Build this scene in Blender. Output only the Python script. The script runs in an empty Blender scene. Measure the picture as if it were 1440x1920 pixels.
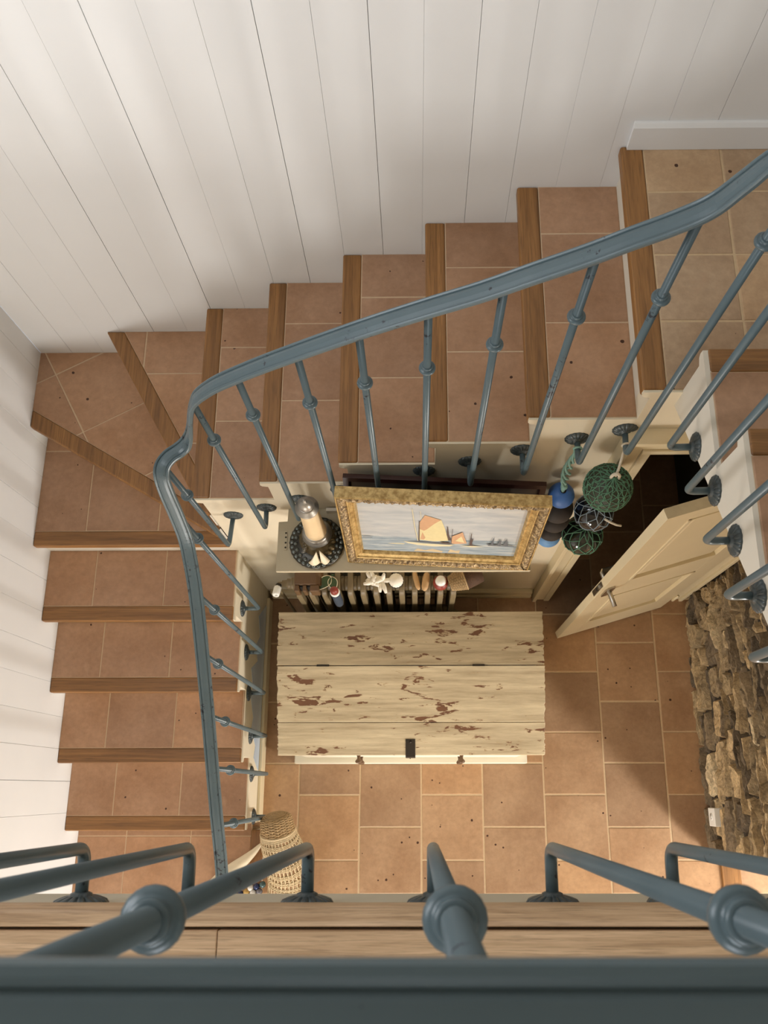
import bpy, bmesh, math, random
from mathutils import Vector, Matrix, noise, geometry
random.seed(7)
C = bpy.context.scene.collection
# ------------------------------------------------------------------ camera
H = 4.4017
cd = bpy.data.cameras.new('camera'); cam = bpy.data.objects.new('camera', cd); C.objects.link(cam)
cam.location = (0, 0, H)
cam.rotation_euler = (0.27723, 0.009212, -0.001348)
cd.sensor_fit = 'VERTICAL'; cd.sensor_height = 36; cd.sensor_width = 27
cd.lens = 1458.46 / 1920 * 36
cd.shift_x = -(768.94 - 720) / 1920; cd.shift_y = (1064.87 - 960) / 1920
cd.clip_start = 0.02
cd.dof.use_dof = True; cd.dof.focus_distance = 2.9; cd.dof.aperture_fstop = 12
bpy.context.scene.camera = cam
# ------------------------------------------------------------------ light
sc = bpy.context.scene
sc.view_settings.view_transform = 'Standard'; sc.view_settings.look = 'None'
sc.view_settings.gamma = 1; sc.view_settings.use_curve_mapping = False
sc.view_settings.exposure = 0.0
w = bpy.data.worlds.new('sky'); sc.world = w; w.use_nodes = True
w.node_tree.nodes['Background'].inputs[0].default_value = (0.62, 0.78, 1.0, 1)
w.node_tree.nodes['Background'].inputs[1].default_value = 1.2

def area(name, loc, target, sx, sy, power, col):
    l = bpy.data.lights.new(name, 'AREA'); l.shape = 'RECTANGLE'; l.size = sx; l.size_y = sy
    l.energy = power; l.color = col
    o = bpy.data.objects.new(name, l); C.objects.link(o); o.location = loc
    o.rotation_euler = (Vector(target) - Vector(loc)).to_track_quat('-Z', 'Y').to_euler()
    return o
# daylight entering through the window and door openings (all stand in real openings of the shell)
area('daylight_garden_door', (-0.98, -2.38, 0.60), (-0.75, 0, 0.5), 0.5, 0.9, 34, (1.0, 0.96, 0.90))
area('daylight_garden_door_leaf', (-0.24, -2.38, 0.60), (-0.15, 0, 0.5), 0.42, 0.9, 22, (1.0, 0.96, 0.90))
area('daylight_entrance', (2.86, -1.72, 0.85), (1.2, -0.1, 0.1), 0.26, 1.2, 118, (1.0, 0.97, 0.93))
area('daylight_gallery_window', (-0.1, -2.38, 4.25), (-0.1, 1.6, 3.2), 1.1, 1.2, 26, (0.92, 0.96, 1.0))
area('daylight_stair_window', (-1.74, 0.55, 4.45), (0.2, 1.75, 3.1), 1.0, 1.3, 30, (0.97, 0.98, 1.0))

# ------------------------------------------------------------------ materials
def L(r, g, b):
    f = lambda c: (c / 255 / 12.92) if c / 255 <= 0.04045 else ((c / 255 + 0.055) / 1.055) ** 2.4
    return (f(r), f(g), f(b), 1)
class NT:
    def __init__(s, name):
        s.m = bpy.data.materials.new(name); s.m.use_nodes = True
        s.t = s.m.node_tree; s.b = s.t.nodes['Principled BSDF']
        s.co = s.t.nodes.new('ShaderNodeTexCoord')
    def n(s, kind, **kw):
        x = s.t.nodes.new('ShaderNode' + kind)
        for k, v in kw.items():
            if k.startswith('_'): setattr(x, k[1:], v)
            else: x.inputs[k.replace('_', ' ')].default_value = v
        return x
    def l(s, a, b): s.t.links.new(a, b)
    def map(s, scale=(1, 1, 1), rot=(0, 0, 0)):
        m = s.n('Mapping'); m.inputs['Scale'].default_value = scale; m.inputs['Rotation'].default_value = rot
        s.l(s.co.outputs['Object'], m.inputs['Vector']); return m.outputs[0]
    def noise(s, vec, scale, detail=4, rough=0.5, dist=0):
        x = s.n('TexNoise', Scale=scale, Detail=detail, Roughness=rough, Distortion=dist); s.l(vec, x.inputs['Vector']); return x.outputs['Fac']
    def ramp(s, fac, stops):
        r = s.n('ValToRGB'); e = r.color_ramp.elements
        while len(e) < len(stops): e.new(0.5)
        for i, (p, c) in enumerate(stops):
            e[i].position = p; e[i].color = c if len(c) == 4 else (*c, 1)
        s.l(fac, r.inputs[0]); return r.outputs[0]
    def mix(s, fac, a, b, mode='MIX'):
        x = s.n('Mix', _data_type='RGBA', _blend_type=mode)
        for v, i in ((fac, 0), (a, 6), (b, 7)):
            if isinstance(v, (int, float, tuple)): x.inputs[i].default_value = v
            else: s.l(v, x.inputs[i])
        return x.outputs[2]
    def math(s, op, a, b=0.0):
        x = s.n('Math', _operation=op)
        for v, i in ((a, 0), (b, 1)):
            if isinstance(v, (int, float)): x.inputs[i].default_value = v
            else: s.l(v, x.inputs[i])
        return x.outputs[0]
    def attr(s, name):
        a = s.n('Attribute'); a.attribute_name = name; return a.outputs['Fac']
    def bump(s, h, strength=0.3, dist=0.002):
        b = s.n('Bump', Strength=strength, Distance=dist); s.l(h, b.inputs['Height']); s.l(b.outputs[0], s.b.inputs['Normal'])
    def col(s, c):
        if isinstance(c, tuple): s.b.inputs['Base Color'].default_value = c
        else: s.l(c, s.b.inputs['Base Color'])
    def p(s, rough=0.5, metal=0, **kw):
        s.b.inputs['Roughness'].default_value = rough; s.b.inputs['Metallic'].default_value = metal
        for k, v in kw.items(): s.b.inputs[k.replace('_', ' ')].default_value = v
        return s.m
M = {}
def plain(name, c, rough=0.5, metal=0, var=0.08, scale=30, bump=0.1, **kw):
    t = NT(name); v = t.map()
    f = t.noise(v, scale, 4)
    dark = tuple(x * (1 - var * 2) for x in c[:3]) + (1,)
    t.col(t.mix(f, dark, c)); t.bump(f, bump, 0.002)
    M[name] = t.p(rough, metal, **kw)
def terracotta(name, a, b, grout=False):
    t = NT(name); v = t.map()
    big = t.noise(v, 3.2, 5, 0.6); fine = t.noise(v, 38, 6, 0.7); mid = t.noise(v, 11, 4, .6)
    c = t.mix(t.ramp(big, [(0.3, (0, 0, 0)), (0.7, (1, 1, 1))]), a, b)
    c = t.mix(t.ramp(fine, [(0.35, (0.80, 0.80, 0.80)), (0.65, (1.06, 1.06, 1.06))]), (0, 0, 0, 1), c, 'MIX') if False else t.mix(0.5, c, t.mix(1.0, c, t.ramp(fine, [(0.3, (0.72, 0.70, 0.68)), (0.7, (1.18, 1.18, 1.18))]), 'MULTIPLY'))
    c = t.mix(t.ramp(mid, [(0.62, (0, 0, 0)), (0.78, (0.5, 0.5, 0.5))]), c, L(196, 160, 128))
    tint = t.attr('tint')
    c = t.mix(1.0, c, t.ramp(tint, [(0, (0.80, 0.80, 0.82)), (0.5, (1, 1, 1)), (0.85, (1.1, 1.06, 0.98)), (1, (1.25, 1.25, 1.16))]), 'MULTIPLY')
    vo = t.n('TexVoronoi', Scale=24, Randomness=1.0); t.l(v, vo.inputs['Vector'])
    sep = t.n('SeparateColor'); t.l(vo.outputs['Color'], sep.inputs[0])
    r = t.math('MULTIPLY', t.math('MAXIMUM', t.math('SUBTRACT', sep.outputs[0], 0.74), 0.0), 0.62)
    jit = t.math('MULTIPLY', t.math('SUBTRACT', t.noise(v, 120, 2), 0.5), 0.10)
    pit = t.math('LESS_THAN', t.math('ADD', vo.outputs['Distance'], jit), r)
    c = t.mix(pit, c, L(70, 42, 26)); t.col(c)
    t.bump(t.math('SUBTRACT', t.math('ADD', t.math('MULTIPLY', fine, 0.5), t.math('MULTIPLY', mid, 0.8)), pit), 0.5, 0.0025)
    M[name] = t.p(0.48, Specular_IOR_Level=0.4)
def oak(name, axis, a, b, rough=0.45):
    t = NT(name)
    s = {'p': (3.5, 95, 95), 'x': (1.6, 42, 42), 'y': (42, 1.6, 42), 'd': (42, 1.6, 42)}[axis]
    v = t.map(s, (0, 0, math.radians(59)) if axis == 'd' else (0, 0, 0))
    f = t.noise(v, 1.0, 6, 0.65, 0.6); v2 = t.map(tuple(q * 5 for q in s)); g = t.noise(v2, 1, 3, .6)
    lo = t.noise(t.map(tuple(q * .22 for q in s)), 1.0, 3)
    c = t.mix(t.ramp(f, [(0.32, (0, 0, 0)), (0.66, (1, 1, 1))]), a, b)
    c = t.mix(t.ramp(g, [(0.30, (0.55, 0.55, 0.55)), (0.5, (0, 0, 0))]), c, tuple(q * 0.55 for q in a[:3]) + (1,))
    c = t.mix(1.0, c, t.ramp(lo, [(0.3, (0.82, 0.80, 0.78)), (0.7, (1.12, 1.12, 1.12))]), 'MULTIPLY')
    t.col(c); t.bump(f, 0.15, 0.001); M[name] = t.p(rough)
terracotta('terracotta_floor', L(158, 122, 90), L(186, 152, 118))
terracotta('terracotta_stair', L(160, 120, 88), L(184, 146, 116))
terracotta('terracotta_landing', L(174, 142, 110), L(198, 170, 138))
for ax in 'xyd': oak('oak_' + ax, ax, L(118, 80, 40), L(158, 112, 62))
oak('oak_pale', 'p', L(176, 142, 106), L(218, 184, 146), .55)
plain('grout', L(214, 186, 148), 0.85, var=.12, scale=60, bump=.3)
plain('grout_stair', L(208, 180, 148), 0.85, var=.1, scale=60, bump=.3)
plain('board_paint', L(231, 231, 230), 0.5, var=.02, scale=7, bump=.05)
plain('board_gap', L(72, 50, 40), 0.8)
plain('plaster', L(228, 216, 190), 0.6, var=.03, scale=9, bump=.12)
plain('plaster_white', L(226, 218, 202), 0.6, var=.03, scale=9, bump=.12)
plain('fascia', L(196, 186, 164), 0.6, var=.03, scale=12)
plain('gloss_sky_reflection', L(196, 214, 232), 0.12, var=.03, scale=20)  # pale blue base colour stands in for reflected sky on gloss paint
plain('door_paint', L(226, 210, 174), 0.42, var=.03, scale=10, bump=.06)
plain('raw_top', L(196, 178, 140), 0.8, var=.25, scale=18, bump=.4)
plain('radiator_paint', L(122, 106, 78), 0.45, var=.05, scale=14)
plain('shelf_paint', L(196, 184, 156), 0.5, var=.04, scale=9)
plain('steel', L(190, 184, 172), 0.3, 1.0, var=.05)
plain('dark_metal', L(60, 54, 46), 0.5, .6)
plain('white_plastic', L(240, 238, 230), 0.35, var=.01)
plain('black', L(18, 17, 16), 0.6)
plain('dark_wood', L(58, 30, 24), 0.4, var=.15, scale=18)
plain('dark_print', L(92, 82, 72), .4, var=.1)
plain('brown_wood', L(106, 76, 44), 0.5, var=.2, scale=24)
plain('tan_wood', L(206, 166, 116), 0.55, var=.1, scale=24)
plain('rope_green', L(150, 190, 176), 0.9, var=.15, scale=150, bump=.5)
plain('rope_white', L(228, 214, 190), 0.9, var=.18, scale=180, bump=.5)
plain('net_green', L(92, 136, 106), 0.75, var=.2, scale=90)
plain('net_pale', L(96, 146, 116), 0.75, var=.2, scale=90)
plain('net_grey', L(150, 166, 176), 0.7, var=.2, scale=90)
plain('glass_dark', L(26, 34, 28), 0.08, var=.02, Specular_IOR_Level=.6)
plain('glass_black', L(12, 14, 20), 0.06, var=.02, Specular_IOR_Level=.6)
plain('float_olive', L(50, 54, 36), 0.6, var=.1)
plain('float_blue', L(70, 116, 186), 0.5, var=.08, scale=20)
plain('float_pale_blue', L(110, 164, 220), 0.5, var=.06)
plain('rubber', L(62, 56, 52), 0.75, var=.12, scale=30)
plain('pewter', L(172, 166, 156), 0.4, .7, var=.12, scale=25)
plain('lighthouse_cream', L(236, 208, 164), 0.5, var=.07, scale=28)
plain('bronze_dark', L(66, 62, 52), 0.32, .45, var=.3, scale=45, bump=.5)
plain('rock_bronze', L(122, 104, 68), 0.4, .35, var=.4, scale=60, bump=.6)
plain('shell_metal', L(120, 126, 122), 0.25, .6, var=.3, scale=60)
plain('ivory', L(238, 224, 194), 0.45, var=.04)
plain('coral_white', L(246, 238, 222), 0.6, var=.04)
plain('red_paint', L(140, 50, 36), 0.45, var=.1)
plain('blue_cloth', L(52, 64, 80), 0.7, var=.15)
plain('leaf_green', L(58, 84, 44), 0.5, var=.2, scale=40)
plain('wicker', L(190, 158, 112), 0.7, var=.22, scale=60)
plain('wicker_pale', L(214, 190, 148), 0.65, var=.22, scale=60)
plain('wicker_brown', L(150, 104, 68), 0.7, var=.25, scale=60)
plain('basket_lid', L(96, 66, 42), 0.8, var=.3, scale=130, bump=.5)
plain('bead_blue', L(38, 52, 92), 0.1); plain('bead_white', L(232, 230, 224), 0.15)
plain('bead_gold', L(196, 160, 92), 0.25); plain('bead_teal', L(70, 96, 96), 0.15); plain('bead_grey', L(110, 108, 116), .2)
plain('sky_grey', L(186, 182, 172), .6); plain('sea', L(140, 150, 154), .6)
plain('sail_cream', L(222, 206, 154), .6, var=.08, scale=60); plain('sail_orange', L(206, 160, 120), .6, var=.1, scale=60)
plain('hull_cream', L(222, 210, 172), .6); plain('ink_brown', L(84, 66, 58), .6); plain('ink_grey', L(96, 100, 104), .6)
plain('reflection_gold', L(206, 184, 146), .6, var=.1, scale=60)
def special():
    t = NT('rail_paint'); v = t.map()
    f = t.noise(v, 9, 4); ch = t.noise(v, 55, 5, .7); ch2 = t.noise(v, 7, 3)
    c = t.mix(f, L(72, 89, 95), L(90, 106, 111))
    chip = t.ramp(t.math('MULTIPLY', ch, ch2), [(0.365, (0, 0, 0)), (0.375, (1, 1, 1))])
    c = t.mix(chip, c, L(40, 42, 48)); t.col(c); t.bump(f, .08, .002); M['rail_paint'] = t.p(.34)
    t = NT('rosette_iron'); f = t.noise(t.map(), 60, 4); t.col(t.mix(f, L(56, 64, 66), L(84, 92, 92))); t.bump(f, .3, .001); M['rosette_iron'] = t.p(.36, .2)
    # painted chest boards: cream paint flaked off along the grain
    for nm, thr in (('chest_paint', .585), ('chest_front', .69)):
        t = NT(nm); v = t.map((1, 1, 1))
        st = t.map((10, 34, 34)); big = t.map((3.2, 6, 6))
        a = t.noise(st, 1, 5, .62, .4); b = t.noise(big, 1, 2, .5)
        fl = t.math('ADD', t.math('MULTIPLY', a, .72), t.math('MULTIPLY', b, .42))
        chip = t.ramp(fl, [(thr + .083, (0, 0, 0)), (thr + .092, (1, 1, 1))])
        edge = t.ramp(fl, [(thr + .06, (0, 0, 0)), (thr + .083, (.5, .5, .5))])
        dirt = t.noise(t.map((2.5, 30, 30)), 1, 7, .7)
        c = t.mix(t.ramp(dirt, [(.3, (0, 0, 0)), (.65, (1, 1, 1))]), L(164, 144, 112), L(214, 196, 160)) if nm == 'chest_paint' else t.mix(dirt, L(222, 214, 190), L(238, 232, 214))
        c = t.mix(edge, c, L(172, 140, 96)); c = t.mix(chip, c, t.mix(a, L(70, 44, 28), L(132, 88, 56)))
        t.col(c); t.bump(t.math('SUBTRACT', t.math('MULTIPLY', dirt, .4), chip), .5, .0015); M[nm] = t.p(.5)
    t = NT('gilt'); v = t.map(); f = t.noise(v, 45, 5, .7); g = t.noise(v, 6, 2)
    t.col(t.mix(t.ramp(f, [(.38, (0, 0, 0)), (.6, (1, 1, 1))]), L(160, 128, 74), L(212, 182, 122))); t.bump(f, .12, .001); M['gilt'] = t.p(.42, .45)
    t = NT('gilt_carved'); v = t.map(); f = t.noise(v, 70, 5, .7)
    t.col(t.mix(t.ramp(f, [(.36, (0, 0, 0)), (.62, (1, 1, 1))]), L(86, 66, 44), L(180, 154, 110))); t.bump(f, .5, .0015); M['gilt_carved'] = t.p(.45, .4)
    # schist rubble
    t = NT('schist'); v = t.map((14, 14, 30)); f = t.noise(v, 1, 7, .7, .5); g = t.noise(t.map((60, 60, 140)), 1, 4, .7)
    tint = t.attr('tint')
    c = t.ramp(tint, [(0, L(96, 84, 68)), (.3, L(134, 116, 90)), (.6, L(172, 150, 114)), (.85, L(206, 178, 134)), (1, L(226, 206, 168))])
    c = t.mix(1, c, t.ramp(f, [(.3, (.38, .36, .34)), (.5, (.95, .93, .9)), (.7, (1.35, 1.33, 1.3))]), 'MULTIPLY')
    c = t.mix(1, c, t.ramp(g, [(.3, (.65, .65, .65)), (.7, (1.2, 1.2, 1.2))]), 'MULTIPLY')
    t.col(c); t.bump(t.math('ADD', f, t.math('MULTIPLY', g, .4)), 1.0, .012); M['schist'] = t.p(.75)
    t = NT('paint_sky'); v = t.map((7, 30, 30)); f = t.noise(v, 1, 5, .6, .6); g = t.noise(t.map((3, 9, 9)), 1, 3)
    c = t.mix(t.ramp(f, [(.3, (0, 0, 0)), (.7, (1, 1, 1))]), L(160, 162, 164), L(200, 196, 188)); c = t.mix(t.math('MULTIPLY', g, .5), c, L(170, 182, 188)); t.col(c); t.bump(f, .2, .001); M['paint_sky'] = t.p(.45)
    t = NT('paint_sea'); v = t.map((9, 60, 90)); f = t.noise(v, 1, 5, .6, .4)
    c = t.ramp(f, [(.3, L(104, 122, 134)), (.5, L(150, 162, 168)), (.72, L(192, 192, 184))]); t.col(c); t.bump(f, .2, .001); M['paint_sea'] = t.p(.45)
special()

# ------------------------------------------------------------------ mesh building
ORG = {}
def org(p): return ORG.get(p, Vector((0, 0, 0))) if p else Vector((0, 0, 0))
class MB:
    def __init__(s): s.v = []; s.f = []; s.m = []; s.t = []; s.sm = []
    def add(s, vs, fs, m=0, t=.5, sm=False):
        b = len(s.v); s.v += [Vector(q) for q in vs]
        for f in fs: s.f.append(tuple(b + i for i in f)); s.m.append(m); s.t.append(t); s.sm.append(sm)
    def box(s, x0, x1, y0, y1, z0, z1, m=0, t=.5):
        s.add([(x0, y0, z0), (x1, y0, z0), (x1, y1, z0), (x0, y1, z0), (x0, y0, z1), (x1, y0, z1), (x1, y1, z1), (x0, y1, z1)],
              [(3, 2, 1, 0), (4, 5, 6, 7), (0, 1, 5, 4), (1, 2, 6, 5), (2, 3, 7, 6), (3, 0, 4, 7)], m, t)
    def prism(s, poly, a, b, fn, m=0, t=.5):
        """poly: 2-D outline (may be concave); fn(p, q, h) -> 3-D point; extruded from h=a to h=b"""
        n = len(poly); area2 = sum(poly[i][0] * poly[(i + 1) % n][1] - poly[(i + 1) % n][0] * poly[i][1] for i in range(n))
        if area2 < 0: poly = poly[::-1]
        tri = geometry.tessellate_polygon([[Vector((p[0], p[1], 0)) for p in poly]])
        vs = [fn(p[0], p[1], a) for p in poly] + [fn(p[0], p[1], b) for p in poly]
        fs = []
        for x in tri:
            A, B, D = (Vector((*poly[i], 0)) for i in x)
            if (B - A).cross(D - A).z < 0: x = x[::-1]
            fs.append(tuple(reversed(x))); fs.append(tuple(i + n for i in x))
        fs += [(i, (i + 1) % n, n + (i + 1) % n, n + i) for i in range(n)]
        s.add(vs, fs, m, t)
    def prism_z(s, poly, a, b, m=0, t=.5): s.prism(poly, a, b, lambda p, q, h: (p, q, h), m, t)
    def prism_y(s, poly, a, b, m=0, t=.5): s.prism(poly, a, b, lambda p, q, h: (p, h, q), m, t)
    def prism_x(s, poly, a, b, m=0, t=.5): s.prism(poly, a, b, lambda p, q, h: (h, p, q), m, t)
    def tube(s, pts, r, n=10, m=0, caps=True, closed=False, t=.5):
        pts = [Vector(p) for p in pts]; k = len(pts); up = None; rings = []
        for i, p in enumerate(pts):
            if closed: d = pts[(i + 1) % k] - pts[i - 1]
            else: d = (pts[min(i + 1, k - 1)] - pts[max(i - 1, 0)])
            d.normalize()
            if up is None: up = d.orthogonal().normalized()
            up = (up - d * up.dot(d)); up = up.normalized() if up.length > 1e-6 else d.orthogonal().normalized()
            q = d.cross(up); rr = r[i] if isinstance(r, (list, tuple)) else r
            rings.append([p + (up * math.cos(2 * math.pi * j / n) + q * math.sin(2 * math.pi * j / n)) * rr for j in range(n)])
        vs = [x for g in rings for x in g]; fs = []
        for i in range(k if closed else k - 1):
            i2 = (i + 1) % k
            for j in range(n): fs.append((i * n + j, i * n + (j + 1) % n, i2 * n + (j + 1) % n, i2 * n + j))
        if caps and not closed: fs.append(tuple(range(n))[::-1]); fs.append(tuple((k - 1) * n + j for j in range(n)))
        s.add(vs, fs, m, t, True)
    def lathe(s, prof, c=(0, 0, 0), axis=(0, 0, 1), n=24, m=0, t=.5, wob=None):
        ax = Vector(axis).normalized(); a = ax.orthogonal().normalized()
        if abs(ax.z) > .99: a = Vector((1, 0, 0))
        b = ax.cross(a); c = Vector(c); vs = []; fs = []
        for i, (r, h) in enumerate(prof):
            for j in range(n):
                th = 2 * math.pi * j / n; rr = r * (wob(th, i) if wob else 1)
                vs.append(c + ax * h + (a * math.cos(th) + b * math.sin(th)) * rr)
        k = len(prof)
        for i in range(k - 1):
            for j in range(n): fs.append((i * n + j, i * n + (j + 1) % n, (i + 1) * n + (j + 1) % n, (i + 1) * n + j))
        fs.append(tuple(range(n))[::-1]); fs.append(tuple((k - 1) * n + j for j in range(n)))
        s.add(vs, fs, m, t, True)
    def sphere(s, c, r, n=20, m=0, sc=(1, 1, 1), t=.5):
        vs = []; fs = []; k = n // 2; c = Vector(c)
        for i in range(k + 1):
            a = math.pi * i / k
            for j in range(n):
                b = 2 * math.pi * j / n
                vs.append(c + Vector((math.sin(a) * math.cos(b) * sc[0], math.sin(a) * math.sin(b) * sc[1], math.cos(a) * sc[2])) * r)
        for i in range(k):
            for j in range(n): fs.append((i * n + j, (i + 1) * n + j, (i + 1) * n + (j + 1) % n, i * n + (j + 1) % n))
        s.add(vs, fs, m, t, True)
    def xf(s, mat):
        s.v = [mat @ q for q in s.v]; return s
    def build(s, name, mats, parent=None, bevel=0, seg=2, merge=False, o=None, angle=35):
        me = bpy.data.meshes.new(name)
        o = Vector(o) if o is not None else org(parent)
        me.from_pydata([tuple(q - o) for q in s.v], [], s.f)
        for x in (mats if isinstance(mats, (list, tuple)) else [mats]): me.materials.append(M[x])
        me.polygons.foreach_set('material_index', s.m); me.polygons.foreach_set('use_smooth', s.sm)
        a = me.attributes.new('tint', 'FLOAT', 'FACE'); a.data.foreach_set('value', s.t)
        bm = bmesh.new(); bm.from_mesh(me)
        if merge: bmesh.ops.remove_doubles(bm, verts=bm.verts, dist=1e-5)
        bmesh.ops.recalc_face_normals(bm, faces=bm.faces); bm.to_mesh(me); bm.free(); me.update()
        ob = bpy.data.objects.new(name, me); C.objects.link(ob); ORG[ob] = o
        if parent: ob.parent = parent; ob.location = o - org(parent)
        else: ob.location = o
        if bevel:
            b = ob.modifiers.new('bevel', 'BEVEL'); b.width = bevel; b.segments = seg; b.limit_method = 'ANGLE'; b.angle_limit = math.radians(angle)
        return ob
def tag(o, label=None, cat=None, group=None, kind=None):
    if label: o['label'] = label
    if cat: o['category'] = cat
    if group: o['group'] = group
    if kind: o['kind'] = kind
    return o
def thing(name, loc, label, cat, group=None):
    o = bpy.data.objects.new(name, None); o.empty_display_size = .05; o.location = loc; C.objects.link(o)
    ORG[o] = Vector(loc); return tag(o, label, cat, group)
def struct(o): o['kind'] = 'structure'; return o
def inst(src, name, parent, loc, rot=None):
    """a copy of one part (shared mesh) placed at a world location under parent"""
    c = src.copy(); c.name = name; C.objects.link(c); c.parent = parent; c.location = Vector(loc) - org(parent)
    if rot is not None: c.rotation_euler = rot
    ORG[c] = Vector(loc); return c
def clip(poly, a, b, c):      # keep a*x+b*y<=c
    out = []
    for i in range(len(poly)):
        p, q = poly[i], poly[(i + 1) % len(poly)]
        dp, dq = a * p[0] + b * p[1] - c, a * q[0] + b * q[1] - c
        if dp <= 0: out.append(p)
        if (dp < 0 < dq) or (dq < 0 < dp):
            k = dp / (dp - dq); out.append((p[0] + (q[0] - p[0]) * k, p[1] + (q[1] - p[1]) * k))
    return out
def inset(poly, d):
    n = len(poly); A = sum(poly[i][0] * poly[(i + 1) % n][1] - poly[(i + 1) % n][0] * poly[i][1] for i in range(n))
    if A < 0: poly = poly[::-1]
    out = poly
    for i in range(n):
        p, q = poly[i], poly[(i + 1) % n]; ex, ey = q[0] - p[0], q[1] - p[1]; l = math.hypot(ex, ey)
        if l < 1e-6: continue
        nx, ny = ey / l, -ex / l
        out = clip(out, nx, ny, nx * p[0] + ny * p[1] - d)
        if len(out) < 3: return []
    return out
def tiles(mb, poly, z, px, py, ox, oy, ang=0, stagger=None, gap=.006, thick=.03, tints=(.15, .8), m_tile=0, m_grout=1, base=True):
    """square tiles laid over a convex plan outline, with grout between them"""
    ca, sa = math.cos(ang), math.sin(ang)
    loc = [((x - ox) * ca + (y - oy) * sa, -(x - ox) * sa + (y - oy) * ca) for x, y in poly]
    W = lambda p: (p[0] * ca - p[1] * sa + ox, p[0] * sa + p[1] * ca + oy)
    if base: mb.prism_z(poly, z - thick, z - .0022, m_grout)
    i0, i1 = math.floor(min(p[0] for p in loc) / px), math.ceil(max(p[0] for p in loc) / px)
    j0, j1 = math.floor(min(p[1] for p in loc) / py) - 1, math.ceil(max(p[1] for p in loc) / py) + 1
    n = len(loc); A = sum(loc[i][0] * loc[(i + 1) % n][1] - loc[(i + 1) % n][0] * loc[i][1] for i in range(n))
    if A < 0: loc = loc[::-1]
    for i in range(i0, i1):
        off = py / 2 if (stagger and i % 2) else 0
        for j in range(j0, j1):
            g = gap / 2; jx = lambda: random.uniform(-.0012, .0012)
            c = [(i * px + g + jx(), j * py + off + g + jx()), ((i + 1) * px - g + jx(), j * py + off + g + jx()), ((i + 1) * px - g + jx(), (j + 1) * py + off - g + jx()), (i * px + g + jx(), (j + 1) * py + off - g + jx())]
            for k in range(len(loc)):
                p, q = loc[k], loc[(k + 1) % len(loc)]; ex, ey = q[0] - p[0], q[1] - p[1]; l = math.hypot(ex, ey)
                c = clip(c, ey / l, -ex / l, (ey * p[0] - ex * p[1]) / l - .0015)
                if len(c) < 3: break
            if len(c) < 3: continue
            d = inset(c, .0022)
            if len(d) != len(c) or len(d) < 3: d = c
            t = random.uniform(*tints); n2 = len(c)
            dz = random.uniform(-.0006, .0003)
            if sum(c[q][0] * c[(q + 1) % n2][1] - c[(q + 1) % n2][0] * c[q][1] for q in range(n2)) < 1e-5: continue
            vs = [(*W(p), z - .006) for p in c] + [(*W(p), z - .0016 + dz) for p in c] + [(*W(p), z + dz) for p in d]
            # align inner ring with outer ring
            if d is not c:
                k0 = min(range(n2), key=lambda k: (d[k][0] - c[0][0]) ** 2 + (d[k][1] - c[0][1]) ** 2)
                d = d[k0:] + d[:k0]; vs = vs[:2 * n2] + [(*W(p), z + dz) for p in d]
            fs = [tuple(range(2 * n2, 3 * n2))]
            for k in range(n2):
                k2 = (k + 1) % n2
                fs += [(k, k2, n2 + k2, n2 + k), (n2 + k, n2 + k2, 2 * n2 + k2, 2 * n2 + k)]
            mb.add(vs, fs, m_tile, t)
T = .33359
XW, YW, YF, XF = -1.7575, 1.9686, 1.10, -.853
R = .17                                  # riser

# ------------------------------------------------------------------ setting
mb = MB(); tiles(mb, [(-1.75, -2.6), (2.95, -2.6), (2.95, 2.0), (-1.75, 2.0)], 0, T, T, -.980, .8036, stagger=True, gap=.0085, tints=(.05, .9))
struct(mb.build('floor', ['terracotta_floor', 'grout']))

def boards(name, axis, face, lo, hi, seams, z0, z1, gaps, back):
    mb = MB(); e = [lo] + seams + [hi]
    for i in range(len(e) - 1):
        a = e[i] + (gaps[(i - 1) % len(gaps)] / 2 if i else 0); b = e[i + 1] - (gaps[i % len(gaps)] / 2 if i < len(e) - 2 else 0)
        dy = random.uniform(-.0006, .0006)
        if axis == 'x': mb.box(a, b, face + dy, face + .02, z0, z1)
        else: mb.box(face - .02, face + dy, a, b, z0, z1)
    if axis == 'x': mb.box(lo, hi, face + .02, face + .12, z0, z1, 1)
    else: mb.box(face - .12, face - .02, lo, hi, z0, z1, 1)
    return struct(mb.build(name, ['board_paint', 'board_gap'], bevel=.0006, seg=1))
sb = [-1.609, -1.461, -1.319, -1.170, -1.019, -.874, -.726, -.574, -.425, -.273, -.123, .0252, .1767, .324, .477, .6264, .7787, .928, 1.080, 1.232, 1.384, 1.536]
gb = [.0007, .0007, .0008, .0015, .0004, .0020, .0004, .0006, .0017, .0008, .0015, .0004, .0011, .0007, .0004, .0003, .0006, .0012, .0008, .0008, .0008, .001]
boards('wall_back', 'x', YW, XW, 1.62, sb, 0, 6.3, gb, 0)
sl = [round(.041 + .1525 * k, 4) for k in range(-14, 13)]
gl = [.0010, .0009, .0014, .0008, .0016, .0010, .0018, .0009]
sl = [q for q in sl if -2.45 < q < 1.94]
WIN = (.02, 1.08, 3.78, 5.12)
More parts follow.
